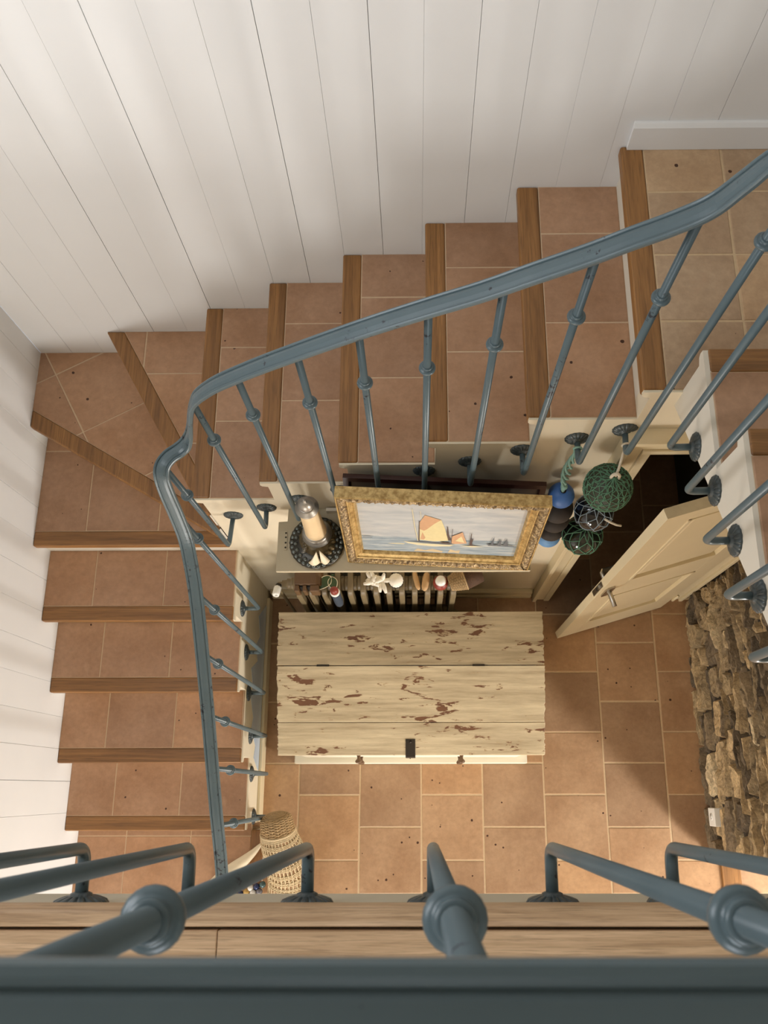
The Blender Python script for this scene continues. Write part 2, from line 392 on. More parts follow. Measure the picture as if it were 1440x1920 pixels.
def left_wall():
    mb = MB(); e = [-2.5] + sl + [YW]
    for i in range(len(e) - 1):
        g0 = gl[(i - 1) % 8] / 2 if i else 0; g1 = gl[i % 8] / 2; a, b = e[i] + g0, e[i + 1] - g1; dx = random.uniform(-.0006, .0006)
        cuts = [(a, b, 0, 6.3)] if b <= WIN[0] or a >= WIN[1] else [(a, b, 0, WIN[2]), (a, b, WIN[3], 6.3)] + ([(a, WIN[0], WIN[2], WIN[3])] if a < WIN[0] else []) + ([(WIN[1], b, WIN[2], WIN[3])] if b > WIN[1] else [])
        for c in cuts: mb.box(XW - .02, XW + dx, *c)
    for a, b, c, d in ((-2.5, WIN[0], 0, 6.3), (WIN[1], YW, 0, 6.3), (WIN[0], WIN[1], 0, WIN[2]), (WIN[0], WIN[1], WIN[3], 6.3)): mb.box(XW - .12, XW - .02, a, b, c, d, 1)
    return struct(mb.build('wall_left', ['board_paint', 'board_gap'], bevel=.0006, seg=1))
left_wall()
# the lower room beyond: shell with the garden door, the entrance and the gallery window openings
def wall_holes(name, axis, p0, p1, lo, hi, z0, z1, holes, mat='plaster_white'):
    mb = MB(); xs = sorted({lo, hi, *[h[0] for h in holes], *[h[1] for h in holes]}); zs = sorted({z0, z1, *[h[2] for h in holes], *[h[3] for h in holes]})
    for i in range(len(xs) - 1):
        for j in range(len(zs) - 1):
            cx, cz = (xs[i] + xs[i + 1]) / 2, (zs[j] + zs[j + 1]) / 2
            if any(h[0] < cx < h[1] and h[2] < cz < h[3] for h in holes): continue
            if axis == 'x': mb.box(xs[i], xs[i + 1], p0, p1, zs[j], zs[j + 1])
            else: mb.box(p0, p1, xs[i], xs[i + 1], zs[j], zs[j + 1])
    return struct(mb.build(name, mat))
wall_holes('wall_south', 'x', -2.62, -2.42, -1.88, 3.1, 0, 6.3, [(-1.26, -.70, .12, 1.08), (-.48, 0, .12, 1.08), (-.67, .47, 3.64, 4.87)])
wall_holes('wall_entrance', 'y', 2.92, 3.1, -2.42, -.25, 0, 3.0, [(-1.89, -1.55, .22, 1.5)])
def frame_open(name, axis, p, lo, hi, z0, z1, mull=()):
    mb = MB(); b = .045
    rects = [(lo, lo + b, z0, z1), (hi - b, hi, z0, z1), (lo + b, hi - b, z0, z0 + b), (lo + b, hi - b, z1 - b, z1)] + [(lo + b, hi - b, q - .012, q + .012) for q in mull]
    for a, c, d, e in rects:
        if axis == 'x': mb.box(a, c, p - .05, p, d, e)
        else: mb.box(p, p + .05, a, c, d, e)
    return struct(mb.build(name, 'door_paint', bevel=.003))
frame_open('window_1', 'x', -2.43, -1.26, -.70, .12, 1.08); frame_open('window_2', 'x', -2.43, -.48, 0, .12, 1.08)
frame_open('window_3', 'x', -2.43, -.67, .47, 3.64, 4.87); frame_open('window_5', 'y', XW - .11, WIN[0], WIN[1], WIN[2], WIN[3], (.55,)); frame_open('window_4', 'y', 2.93, -1.89, -1.55, .22, 1.5)
mb = MB(); mb.box(1.62, 3.1, -.335, -.25, 0, 3.0); struct(mb.build('wall_porch', 'plaster_white'))
mb = MB(); mb.box(1.62, 1.75, -2.42, 2.09, 2.25, 6.3); mb.box(1.62, 1.75, -2.42, -1.98, 0, 2.25); struct(mb.build('wall_right_upper', 'plaster_white'))
mb = MB(); mb.box(-1.88, 1.75, -2.62, 2.09, 6.3, 6.4); struct(mb.build('ceiling', 'plaster_white'))
mb = MB(); mb.box(1.75, 3.1, -2.62, -.25, 3.0, 3.1); struct(mb.build('ceiling_porch', 'plaster_white'))
mb = MB(); mb.box(1.60, 1.70, -1.95, -.345, -.02, .012); struct(mb.build('trim_3', 'oak_y', bevel=.004))

# rubble stone wall on the right
def stone_wall():
    mb = MB(); rnd = random.Random(11)
    mb.box(1.575, 1.75, -.34, 1.97, 0, 2.25, 1)
    z = -.01
    while z < 2.24:
        hgt = rnd.choice([.014, .018, .022, .026, .032, .038, .045, .06, .085, .13]) * rnd.uniform(.85, 1.2); y = -.345 - rnd.uniform(0, .04)
        if z + hgt > 2.25: hgt = 2.25 - z
        while y < 1.06:
            ln = rnd.uniform(.08, .34)
            sub = 1 if hgt < .12 or rnd.random() < .55 else 2
            for q in range(sub):
                za, zb = z + hgt * q / sub, z + hgt * (q + 1) / sub
                y1 = min(y + ln, 1.058) if y + ln < 1.2 else 1.058
                px = rnd.uniform(-.020, .022); tl = rnd.uniform(-.03, .03); tint = rnd.betavariate(1.4, 1.4); hid = y < -.08 and y1 > -.20 and za < .21 and zb > .09; px = -.006 if hid else px; tl = 0 if hid else tl; amp = .2 if hid else 1.0; tp = rnd.uniform(.35, .9); sk = rnd.uniform(-.03, .03); pk = rnd.uniform(.25, .75)
                nx, nz = max(6, int(ln / .013)), max(3, int((zb - za) / .011)); seed = rnd.uniform(0, 99); vs = []; fs = []
                for a in range(nx + 1):
                    for b in range(nz + 1):
                        u, v_ = a / nx, b / nz
                        e = min(u, 1 - u) * ln / .012; e2 = min(v_, 1 - v_) * (zb - za) / .009
                        edge = min(1, e) ** .5 * min(1, e2) ** .5
                        prof_ = (u / pk if u < pk else (1 - u) / (1 - pk)); yy = y + (y1 - y) * u; zz = (za + zb) / 2 + (zb - za) * (v_ - .5) * (1.12 - tp * (1 - prof_) ** 1.6) + sk * (u - .5)
                        q_ = noise.noise(Vector((yy * 8 + seed, zz * 22, seed))) + .5 * noise.noise(Vector((yy * 22 + seed, zz * 60, seed)))
                        terr = math.floor(q_ * 5) / 5 * .65 + q_ * .35
                        nse = amp * terr * .020 + noise.noise(Vector((yy * 60 + seed, zz * 130, seed))) * .006 + noise.noise(Vector((yy * 130 + seed, zz * 240, seed))) * .003
                        yy += noise.noise(Vector((seed, zz * 20, yy * 5))) * .016; zz += noise.noise(Vector((yy * 9, seed, zz * 3))) * .016
                        yy = max(-.345, min(1.062, yy)); zz = max(0, zz)
                        vs.append((1.545 - (px + tl * (u - .5) + nse) * edge + .036 * (1 - edge), yy, zz))
                for a in range(nx):
                    for b in range(nz): fs.append((a * (nz + 1) + b, (a + 1) * (nz + 1) + b, (a + 1) * (nz + 1) + b + 1, a * (nz + 1) + b + 1))
                mb.add(vs, fs, 0, tint)
            y += ln + .004
        z += hgt + .003
    # squared end of the wall
    return struct(mb.build('wall_right', ['schist', 'rock_mortar']))
plain('rock_mortar', L(70, 60, 48), .9, var=.3, scale=40, bump=.6)
stone_wall()

# gallery floor
mb = MB(); mb.box(XW, .775, -2.42, -.168, 3.0, 3.205); mb.box(.775, 1.62, -2.42, -.13, 3.0, 3.205); struct(mb.build('wall_fascia', 'fascia'))
mb = MB(); y = -.187; k = 0
while y > -2.40:
    xs = XW; 
    while xs < 1.62:
        ln = random.uniform(.7, 1.5); x1 = min(xs + ln, 1.62); mb.box(xs + .0006, x1 - .0006, max(y - .118, -2.42), y - .001, 3.205, 3.23, 0, random.random()); xs = x1
    y -= .119; k += 1
struct(mb.build('floor_gallery', 'oak_pale', bevel=.0012, seg=1))
mb = MB(); mb.box(XW, .775, -.1845, -.156, 3.188, 3.2315); struct(mb.build('trim_2', 'oak_pale', bevel=.009, seg=3))

# walls below the stairs ------------------------------------------------------
F1 = {5: 1.073, 4: .759, 3: .447, 2: .125, 1: -.197}
F2 = {8: -.8885, 9: -.5905, 10: -.277, 11: .035, 12: .346, 13: .6535}
Z = lambda k: (k + 1) * R
def step_nose(F, z, sgn):                # rounded plaster end below a nosing, listed from the top down
    return [(F + .004 * sgn, z - .004), (F + .003 * sgn, z - .022), (F + .009 * sgn, z - .032), (F + .03 * sgn, z - .038)]
poly = [(XF, 0), (.766, 0), (.766, 2.05), (1.41, 2.05), (1.41, 0), (1.62, 0), (1.62, Z(13) - .004)]
for k in range(13, 7, -1):
    poly += step_nose(F2[k], Z(k), 1)
    if k > 8: poly += [(F2[k] + .03, Z(k - 1) - .004)]
poly += [(XF, Z(8) - .04)]
mb = MB(); mb.prism_y(poly, YF, 1.17); struct(mb.build('wall_inner_back', 'plaster'))
poly = [(YF + .02, 0), (YF + .02, Z(5) - .004)]
for k in (5, 4, 3, 2, 1):
    poly += step_nose(F1[k], Z(k), 1)
    poly += [(F1[k] + .03, Z(k - 1) - .004)] if k > 1 else [(F1[k] + .03, 0)]
mb = MB(); mb.prism_x(poly, -.905, XF)
# ragged glossy paint low on the wall, with the sky's reflection painted in as blue
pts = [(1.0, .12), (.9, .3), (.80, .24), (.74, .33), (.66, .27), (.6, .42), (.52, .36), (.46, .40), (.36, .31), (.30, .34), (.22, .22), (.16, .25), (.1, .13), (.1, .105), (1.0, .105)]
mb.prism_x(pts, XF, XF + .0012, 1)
struct(mb.build('wall_inner_left', ['plaster', 'gloss_sky_reflection']))
mb = MB()
mb.prism_x([(0, 0)] and [(-.165, 0), (YF - .05, 0), (YF - .05, .1), (-.165, .1)], XF, -.836); struct(mb.build('baseboard_left', 'door_paint', bevel=.004))
mb = MB(); mb.box(-.836, .66, 1.075, YF, 0, .10); mb.box(-.836, .66, 1.068, 1.075, 0, .045); struct(mb.build('baseboard_back', 'door_paint', bevel=.003))
mb = MB(); mb.prism_x([(YW, Z(13)), (YW - .016, Z(13)), (YW - .016, Z(13) + .085), (YW - .008, Z(13) + .098), (YW, Z(13) + .10)], .672, 1.62); struct(mb.build('baseboard_landing', 'board_paint', bevel=.002))
# closet behind the door
mb = MB(); mb.box(.45, .5, 1.17, YW, 0, 2.0); struct(mb.build('wall_closet', 'plaster'))

# door casing and door --------------------------------------------------------
mb = MB()
for a, b in ((.690, .735), (1.44, 1.515)): mb.box(a, b, 1.058, YF + .001, 0, 2.075)
mb.box(.690, 1.515, 1.058, YF + .001, 2.075, 2.123)
for a, b in ((.668, .690), (1.515, 1.535)): mb.box(a, b, 1.044, YF + .001, 0, 2.123)
mb.box(.668, 1.535, 1.044, YF + .001, 2.123, 2.145)
for a, b in ((.735, .766), (1.41, 1.44)): mb.box(a, b, 1.050, YF + .001, 0, 2.05)
mb.box(.735, 1.44, 1.050, YF + .001, 2.05, 2.075)
struct(mb.build('trim_1', 'door_paint', bevel=.003))
DA = math.radians(16.5); DW = .632
DM = Matrix.Translation((.8018, .828, .008)) @ Matrix.Rotation(DA, 4, 'Z')
door = MB(); D = .037
def ring(mb, x0, x1, z0, z1, y0, w, m=0):
    mb.box(x0, x0 + w, y0, 0, z0, z1, m)
panels = [(.105, .515, 1.17, 1.95), (.105, .515, .30, .90)]
st = [(0, .105, 0, 2.04), (.515, DW, 0, 2.04), (.105, .515, 0, .30), (.105, .515, .90, 1.17), (.105, .515, 1.95, 2.04)]
for a, b, c, d in st: door.box(a, b, 0, D, c, d)
door.box(.0, DW, .0005, D - .0005, 2.0395, 2.0408, 1)
door = door.xf(DM).build('door_1', ['door_paint', 'raw_top'], bevel=.0015, o=(.8018, .828, .008)); struct(door)
for (a, b, c, d) in panels:
    mb = MB(); mb.box(a - .004, b + .004, .016, D - .016, c - .004, d + .004)
    # raised field with sloping margins
    i = .042
    vs = [(a + .012, .015, c + .012), (b - .012, .015, c + .012), (b - .012, .015, d - .012), (a + .012, .015, d - .012), (a + i, .006, c + i), (b - i, .006, c + i), (b - i, .006, d - i), (a + i, .006, d - i)]
    mb.add(vs, [(4, 5, 6, 7), (0, 1, 5, 4), (1, 2, 6, 5), (2, 3, 7, 6), (3, 0, 4, 7)])
    for (p, q, r_, s_) in ((a, a + .013, c, d), (b - .013, b, c, d), (a, b, c, c + .013), (a, b, d - .013, d)): mb.box(p, q, -.004, .016, r_, s_)
    mb.xf(DM).build('door_panel', 'door_paint', door, bevel=.002)
mb = MB()
mb.prism_y([(.025, .99), (.055, .99), (.062, 1.02), (.062, 1.10), (.055, 1.13), (.025, 1.13), (.018, 1.10), (.018, 1.02)], -.007, 0)
mb.prism_y([(.025, .99), (.055, .99), (.062, 1.02), (.062, 1.10), (.055, 1.13), (.025, 1.13), (.018, 1.10), (.018, 1.02)], D, D + .007)
for sg, y0 in ((-1, 0), (1, D)):
    mb.tube([(.04, y0 + sg * .002, 1.08), (.04, y0 + sg * .045, 1.08), (.040, y0 + sg * .078, 1.08)] if sg < 0 else [(.04, y0 + sg * .002, 1.08), (.04, y0 + sg * .045, 1.08), (.046, y0 + sg * .052, 1.08), (.12, y0 + sg * .052, 1.078)], .0105, 12)
h = mb.xf(DM).build('door_handle', 'steel', door, bevel=.002); h['label'] = 'brushed metal lever handles on backplates'
mb = MB(); mb.box(-.0025, 0, .007, .031, .98, 1.16); mb.box(-.003, -.0024, .012, .026, 1.05, 1.09, 1); mb.box(-.009, -.002, .012, .026, 1.095, 1.115)
mb.xf(DM).build('latch_plate', ['steel', 'black'], door)
for zz in (.24, 1.75):
    mb = MB(); mb.tube([(DW + .004, -.006, zz - .045), (DW + .004, -.006, zz + .045)], .008, 10); mb.sphere((DW + .004, -.006, zz + .05), .008, 10); mb.xf(DM).build('hinge', 'door_paint', door)

# ------------------------------------------------------------------ staircase
stair = thing('staircase', (-1.3, -.2, 0), 'winding staircase of terracotta treads with oak nosings along the white boarded walls', 'staircase')
def tread(poly, z, args, nose, oakm, mats=('terracotta_stair', 'grout_stair'), gap=.006):
    mb = MB(); tiles(mb, poly, z, *args[0], **args[1], gap=gap); t = mb.build('tread', list(mats), stair)
    mb = MB(); mb.prism_z(nose, z - .036, z + .0008); n = mb.build('nosing', oakm, t, bevel=.007, seg=3, angle=50)
    return t
def riser_y(x0, x1, y, z0, z1):
    mb = MB(); mb.box(x0, x1, y, y + .02, z0, z1); return mb.build('riser', 'plaster_white', stair)
def riser_x(y0, y1, x, z0, z1):
    mb = MB(); mb.box(x, x + .02, y0, y1, z0, z1); return mb.build('riser', 'plaster_white', stair)
NW = .0705
XE = XF - .006
# entry landing
tread([(XW, -1.0), (-.86, -1.0), (-.86, -.167), (XW, -.167)], Z(0), ((T, T, -1.505, -.2317), {}), [(-.86, -1.0), (-.80, -1.0), (-.80, -.20), (-.86, -.20)], 'oak_y')
riser_x(-1.0, -.20, -.842, 0, Z(0) - .036)
for k in range(1, 6):
    f = F1[k]; top = F1.get(k + 1, 0) + .03
    nose = [(XW, f), (XE, f), (XE, f + NW), (XW, f + NW)]
    if k < 5: poly = [(XW, f + NW), (XE, f + NW), (XE, top), (XW, top)]
    else: poly = [(XW, f + NW), (-.875, f + NW), (XW, 1.70)]
    tread(poly, Z(k), ((T, .40, -1.53 + [0, .003, -.002, .004, .002, .008][k], f + NW), {}), nose, 'oak_x')
    riser_y(XW, -.905, f + .03, Z(k - 1) - .03, Z(k) - .036)
# winders
s6 = [(XW, 1.589), (-.872, 1.062), (-.865, 1.10), (-.865, 1.142), (XW, 1.6728)]
s6 = [(XW, 1.5905), (-.868, 1.062), (-.868, 1.142), (XW, 1.6745)]
tread([(XW, 1.6745), (-.868, 1.142), (-1.365, YW), (XW, YW)], Z(6), ((T, T, -1.5107, 1.5611), {'ang': math.radians(28.9)}), s6, 'oak_d')
A, B = (-1.3815, YW), (-.893, 1.106)
s7 = [A, B, (-.862, 1.106), (-.862, 1.19), (-1.303, YW)]
tread([(-1.303, YW), (-.862, 1.19), (-.858, YW)], Z(7), ((T, T, -1.20, 1.758 - T), {}), s7, 'oak_y')
def riser_line(p, q, z0, z1, n):
    mb = MB(); mb.prism_z([p, q, (q[0] + n[0], q[1] + n[1]), (p[0] + n[0], p[1] + n[1])], z0, z1); mb.build('riser', 'plaster_white', stair)
riser_line((XW, 1.618), (-.875, 1.092), Z(5) - .03, Z(6) - .036, (.01, .017))
riser_line((-1.36, YW), (-.872, 1.11), Z(6) - .03, Z(7) - .036, (.017, .01))
YE = YF + .007
for k in range(8, 13):
    f = F2[k]; top = F2[k + 1] + .03
    tread([(f + NW, YE), (top, YE), (top, YW), (f + NW, YW)], Z(k), ((.5, T + .004, f + NW, 1.442), {}), [(f, YE), (f + NW, YE), (f + NW, YW), (f, YW)], 'oak_y')
    riser_x(1.17, YW, f + .03, Z(k - 1) - .03, Z(k) - .036)
f = F2[13]
tread([(f + NW, YE), (1.62, YE), (1.62, YW), (f + NW, YW)], Z(13), ((.2455, .231, .724, 1.332), {}), [(f, YE), (f + NW, YE), (f + NW, YW), (f, YW)], 'oak_y', ('terracotta_landing', 'grout'), .007)
riser_x(1.17, YW, f + .03, Z(12) - .03, Z(13) - .036)
mb = MB(); mb.box(f + .05, 1.62, 1.17, YW, Z(13) - .12, Z(13) - .03); mb.build('landing_slab', 'plaster', stair)
F3 = {14: 1.136, 15: .819, 16: .502, 17: .186}
X3 = .77; X3E = .783
sl_ = [(YF + .06, 2.262), (-.13, 2.985), (-.13, Z(17) - .03)]
for k in (17, 16, 15, 14):
    sl_ += [(F3[k] - .03, Z(k) - .03)] if k == 17 else []
    sl_ += [(F3[k], Z(k) - .002), (F3[k] + .001, Z(k) - .022), (F3[k] - .008, Z(k) - .033), (F3[k] - .03, Z(k) - .04), (F3[k] - .03, Z(k - 1) - .004)]
# outline listed as: soffit line, then stepped top from the gallery back down to the landing
sl_ = [(YF + .06, 2.262), (-.13, 2.985), (-.13, Z(17) - .004)]
for k in (17, 16, 15, 14):
    sl_ += [(F3[k] - .004, Z(k) - .004), (F3[k] - .003, Z(k) - .022), (F3[k] - .009, Z(k) - .033), (F3[k] - .03, Z(k) - .04)]
    sl_ += [(F3[k] - .03, Z(k - 1) - .004)]
sl_ += [(YF + .06, Z(13) - .004)]
mb = MB(); mb.prism_x(sl_, X3, X3E + .03); mb.build('stringer', 'plaster_white', stair)
low = [(YF + .06, 2.262), (-.13, 2.985), (-.13, Z(17) - .05)]
for k in (17, 16, 15, 14): low += [(F3[k] - .03, Z(k) - .05), (F3[k] - .03, Z(k - 1) - .05)]
low += [(YF + .06, Z(13) - .05)]
mb = MB(); mb.prism_x(low, X3E + .03, 1.62); mb.build('stair_slab', 'plaster_white', stair)
for k in (14, 15, 16, 17):
    f = F3[k]; nxt = F3.get(k + 1, -.13) - .03 if k < 17 else -.13
    tread([(X3E, nxt), (1.62, nxt), (1.62, f - NW), (X3E, f - NW)], Z(k), ((T, .40, X3E + .22, nxt - .05), {}), [(X3E, f - NW), (1.62, f - NW), (1.62, f), (X3E, f)], 'oak_x')
    mb = MB(); mb.box(X3E + .03, 1.62, f - .05, f - .03, Z(k - 1) - .03, Z(k) - .036); mb.build('riser', 'plaster_white', stair)

# ------------------------------------------------------------------ railings
def rail_profile():
    hw, t = .0255, .013
    top = [(-hw, .003), (-hw + .0015, .0065), (-hw + .0045, .0075), (-hw + .0075, .0062), (-hw + .009, .0035), (-hw + .012, .0055), (-.006, .0075)]
    prof = top + [(-p, q) for p, q in reversed(top)] + [(hw - .001, -.004), (.012, -.007), (-.012, -.007), (-hw + .001, -.004)]
    return prof
def smooth_path(pts, per=6):
    P = [Vector(p) for p in pts]; out = []
    for i in range(len(P) - 1):
        p0, p1, p2, p3 = P[max(i - 1, 0)], P[i], P[i + 1], P[min(i + 2, len(P) - 1)]
        for k in range(per):
            t = k / per
            out.append(.5 * ((2 * p1) + (-p0 + p2) * t + (2 * p0 - 5 * p1 + 4 * p2 - p3) * t * t + (-p0 + 3 * p1 - 3 * p2 + p3) * t ** 3))
    out.append(P[-1]); return out
def sweep(mb, path, prof):
    n = len(prof); vs = []; fs = []
    for i, p in enumerate(path):
        d = (path[min(i + 1, len(path) - 1)] - path[max(i - 1, 0)]).normalized()
        sd = Vector((d.y, -d.x, 0)); sd = sd.normalized() if sd.length > 1e-4 else Vector((1, 0, 0)); up = sd.cross(d)
        for a, b in prof: vs.append(p + sd * a + up * b)
    for i in range(len(path) - 1):
        for j in range(n): fs.append((i * n + j, i * n + (j + 1) % n, (i + 1) * n + (j + 1) % n, (i + 1) * n + j))
    fs += [tuple(range(n))[::-1], tuple((len(path) - 1) * n + j for j in range(n))]
    mb.add(vs, fs, 0, .5, False)
railing = thing('stair_railing', (XF, 0, .2), 'blue-grey painted iron stair railing with knobbed balusters fixed to the stair side', 'railing')
stair_path = [(-.77, -.46, 1.06), (-.77, -.26, 1.173), (-.77, -.1, 1.282), (-.77, .08, 1.395), (-.77, .25, 1.499), (-.77, .41, 1.603), (-.77, .55, 1.698), (-.77, .67, 1.79), (-.77, .75, 1.872), (-.77, .805, 1.945), (-.77, .85, 2.066), (-.7695, .88, 2.165), (-.766, .905, 2.232), (-.757, .93, 2.258), (-.738, .956, 2.264), (-.712, .978, 2.262), (-.687, .994, 2.276), (-.664, 1.003, 2.322), (-.643, 1.0075, 2.392), (-.62, 1.01, 2.462), (-.592, 1.01, 2.522), (-.53, 1.01, 2.588), (-.46, 1.01, 2.640), (-.37, 1.01, 2.699), (-.23, 1.01, 2.783), (-.1, 1.01, 2.857), (.02, 1.01, 2.920), (.14, 1.01, 2.980), (.24, 1.01, 3.038), (.34, 1.01, 3.095), (.41, 1.01, 3.140), (.48, 1.01, 3.183), (.535, 1.01, 3.226), (.57, 1.009, 3.285), (.60, 1.005, 3.345), (.64, .99, 3.42), (.675, .96, 3.49), (.693, .91, 3.545), (.695, .82, 3.60), (.695, .5, 3.775), (.695, .18, 3.95), (.695, .06, 4.02), (.69, -.02, 4.085), (.665, -.065, 4.12), (.63, -.077, 4.127)]
mb = MB(); sweep(mb, smooth_path(stair_path), rail_profile()); mb.build('handrail', 'rail_paint', railing)
# shared collar (knob ring on the shaft, axis z) and rosette (axis +y, wall side at y=0)
cm = MB(); cm.lathe([(.0098, -.012), (.0125, -.012), (.0135, -.009), (.0125, -.0065), (.0165, -.006), (.0205, -.0035), (.0212, 0), (.0205, .0035), (.0165, .006), (.013, .0065), (.0145, .009), (.013, .0125), (.0098, .0125)], n=20)
COLLAR = cm.build('collar', 'rail_paint')
def rosette_mesh():
    m = MB(); N = 96; prof = [(.040, 0), (.0405, .002), (.037, .0055), (.030, .0085), (.022, .011), (.017, .0125), (.0155, .016), (.011, .018)]
    def wob(th, i):
        return 1 + (.02 if i < 3 else .01 if i < 5 else 0) * math.cos(16 * th)
    vs = []; fs = []
    for i, (r_, h_) in enumerate(prof):
        for j in range(N):
            th = 2 * math.pi * j / N; rr = r_ * wob(th, i); hh = h_ + ((.0016 if abs(math.cos(8 * th)) > .45 else -.0016) if 2 <= i <= 4 else 0)
            vs.append((rr * math.cos(th), -hh, rr * math.sin(th)))
    k = len(prof)
    for i in range(k - 1):
        for j in range(N): fs.append((i * N + j, (i + 1) * N + j, (i + 1) * N + (j + 1) % N, i * N + (j + 1) % N))
    fs += [tuple(range(N)), tuple((k - 1) * N + j for j in range(N))[::-1]]
    m.add(vs, fs, 0, .5, True); return m.build('rosette', 'rosette_iron')
ROSE = rosette_mesh(); used = {}
def place_part(src, parent, loc, rot=None):
    if src not in used:
        used[src] = 1; src.parent = parent; src.location = Vector(loc) - org(parent)
        if rot is not None: src.rotation_euler = rot
        ORG[src] = Vector(loc); return src
    return inst(src, src.name.split('.')[0], parent, loc, rot)
def baluster(parent, wall, bend, top, knob_z, rot, r=.0098):
    """wall: rosette centre on the wall; bend: where the stub turns up; top: under the handrail"""
    wl, b, t = Vector(wall), Vector(bend), Vector(top); d = (b - wl).normalized(); u = (t - b).normalized(); k = .026
    pts = [wl + d * .004, b - d * k]
    for i in range(1, 7):
        s = i / 7; pts.append((b - d * k) * (1 - s) ** 2 + b * 2 * s * (1 - s) + (b + u * k) * s * s)
    pts += [b + u * k, t]
    mb = MB(); mb.tube(pts, r, 14); ob = mb.build('baluster', 'rail_paint', parent)
    s = (knob_z - b.z) / (t.z - b.z); q = b + (t - b) * s
    place_part(COLLAR, ob, q); place_part(ROSE, ob, wl, rot)
    return ob
def rail_z_flight2(x): return 3.19 + (x - .48) * .585 if x < .5 else 3.19
fl2 = [(.524, 2.075, 3.205, 2.956), (.357, 1.988, 3.095, 2.888), (.186, 1.895, 2.998, 2.778), (.028, 1.815, 2.914, 2.673), (-.132, 1.725, 2.828, 2.601), (-.288, 1.635, 2.738, 2.496), (-.457, 1.54, 2.632, 2.426), (-.607, 1.445, 2.48, 2.265)]
for x, zb, zt, zk in fl2: baluster(railing, (x, YF, zb), (x, 1.01, zb - .004), (x, 1.01, zt), zk, (0, 0, 0))
baluster(railing, (.664, YF, 2.138), (.66, 1.012, 2.14), (.668, 1.0, 3.44), 3.14, (0, 0, 0))
baluster(railing, (-.762, YF, 1.355), (-.775, .968, 1.345), (-.765, .94, 2.252), 1.968, (0, 0, 0))
fl1 = [(.850, .705, 2.05, 1.805), (.658, .565, 1.775, 1.517), (.468, .462, 1.64, 1.412), (.262, .362, 1.50, 1.241), (.077, .286, 1.386, 1.101), (-.135, .178, 1.25, .986)]
for y, zb, zt, zk in fl1: baluster(railing, (XF, y, zb), (-.77, y, zb - .004), (-.77, y, zt), zk, (0, 0, math.radians(90)))
fl3 = [(.905, 2.428, 3.55, 3.30), (.738, 2.524, 3.642, 3.40), (.576, 2.608, 3.73, 3.49), (.418, 2.695, 3.815, 3.58), (.262, 2.785, 3.90, 3.66), (.10, 2.875, 3.995, 3.75)]
for y, zb, zt, zk in fl3: baluster(railing, (X3, y, zb), (.695, y, zb - .004), (.695, y, zt), zk, (0, 0, math.radians(-90)))
gallery = thing('gallery_railing', (0, -.16, 3.2), 'dark blue-grey gallery railing with bent balusters close above the oak floor edge', 'railing')
mb = MB(); sweep(mb, [Vector((.62, -.077, 4.127)), Vector((0, -.077, 4.127)), Vector((XW + .01, -.077, 4.127))], rail_profile()); mb.build('handrail', 'rail_paint', gallery)
for x in (-1.6, -1.42, -1.24, -1.06, -.88, -.70, -.515, -.352, -.169, .0235, .2045, .389, .57):
    baluster(gallery, (x, -.168, 3.125), (x, -.087, 3.127), (x, -.077, 4.12), 3.865, (0, 0, math.radians(180)))

# ------------------------------------------------------------------ chest
chest = thing('wooden_chest', (-.035, .5, 0), 'old cream painted wooden chest with flaking slanted lid and two rows of knobbed drawers', 'chest')
mb = MB(); mb.box(-.665, .592, .134, .86, 0, .075); mb.build('plinth', 'chest_front', chest, bevel=.004)
mb = MB(); mb.prism_x([(.185, .07), (.845, .07), (.845, .598), (.575, .598), (.185, .484)], -.655, .585); mb.build('body', 'chest_front', chest, bevel=.003)
def plank(x0, x1, ya, za, yb, zb, th, seed):
    """a worn board with slightly uneven ends, running along x"""
    mb = MB(); rnd = random.Random(seed); n = 26
    e0 = [rnd.uniform(-.004, .003) for _ in range(n + 1)]; e1 = [rnd.uniform(-.003, .004) for _ in range(n + 1)]
    vs = []
    for i in range(n + 1):
        t = i / n; y = ya + (yb - ya) * t; z = za + (zb - za) * t
        vs += [(x0 + e0[i], y, z), (x1 + e1[i], y, z), (x1 + e1[i], y, z - th), (x0 + e0[i], y, z - th)]
    fs = [(0, 3, 2, 1), (n * 4, n * 4 + 1, n * 4 + 2, n * 4 + 3)]
    for i in range(n):
        for j in range(4): fs.append((i * 4 + j, i * 4 + (j + 1) % 4, i * 4 + 4 + (j + 1) % 4, i * 4 + 4 + j))
    mb.add(vs, fs); return mb
plank(-.686, .622, .5845, .62, .849, .622, .024, 1).build('back_board', 'chest_paint', chest, bevel=.003, angle=60)
lid = plank(-.684, .621, .3155, .5475, .580, .62, .024, 2).build('lid', 'chest_paint', chest, bevel=.003, angle=60)
plank(-.682, .620, .160, .501, .3135, .5468, .024, 3).build('lid_board', 'chest_paint', lid, bevel=.003, angle=60)
for x in (-.46, .30):
    mb = MB(); mb.box(x - .03, x + .03, .5775, .5865, .6195, .6235); mb.build('hinge', 'dark_metal', lid)
mb = MB(); mb.prism_x([(.235, .5265), (.16, .504), (.150, .501), (.148, .44), (.155, .44), (.157, .497), (.236, .5215)], -.058, -.010); mb.sphere((-.034, .222, .5245), .007, 8)
mb.build('hasp', 'dark_metal', lid, bevel=.002)
mb = MB(); mb.box(-.0385, -.0335, .146, .166, .40, .44); mb.build('staple', 'dark_metal', chest)
for zr in ((.29, .455), (.10, .265)):
    for (a, b, kx) in ((-.60, -.055, -.296 + .0), (-.015, .53, .222)):
        mb = MB(); mb.box(a, b, .166, .19, *zr); d = mb.build('drawer', 'chest_front', chest, bevel=.003)
        mb = MB(); mb.lathe([(.011, 0), (.008, .008), (.008, .018), (.016, .026), (.0175, .033), (.013, .039), (.004, .041)], (kx, .166, sum(zr) / 2), (0, -1, 0), 16); mb.build('knob', 'brown_wood', d)

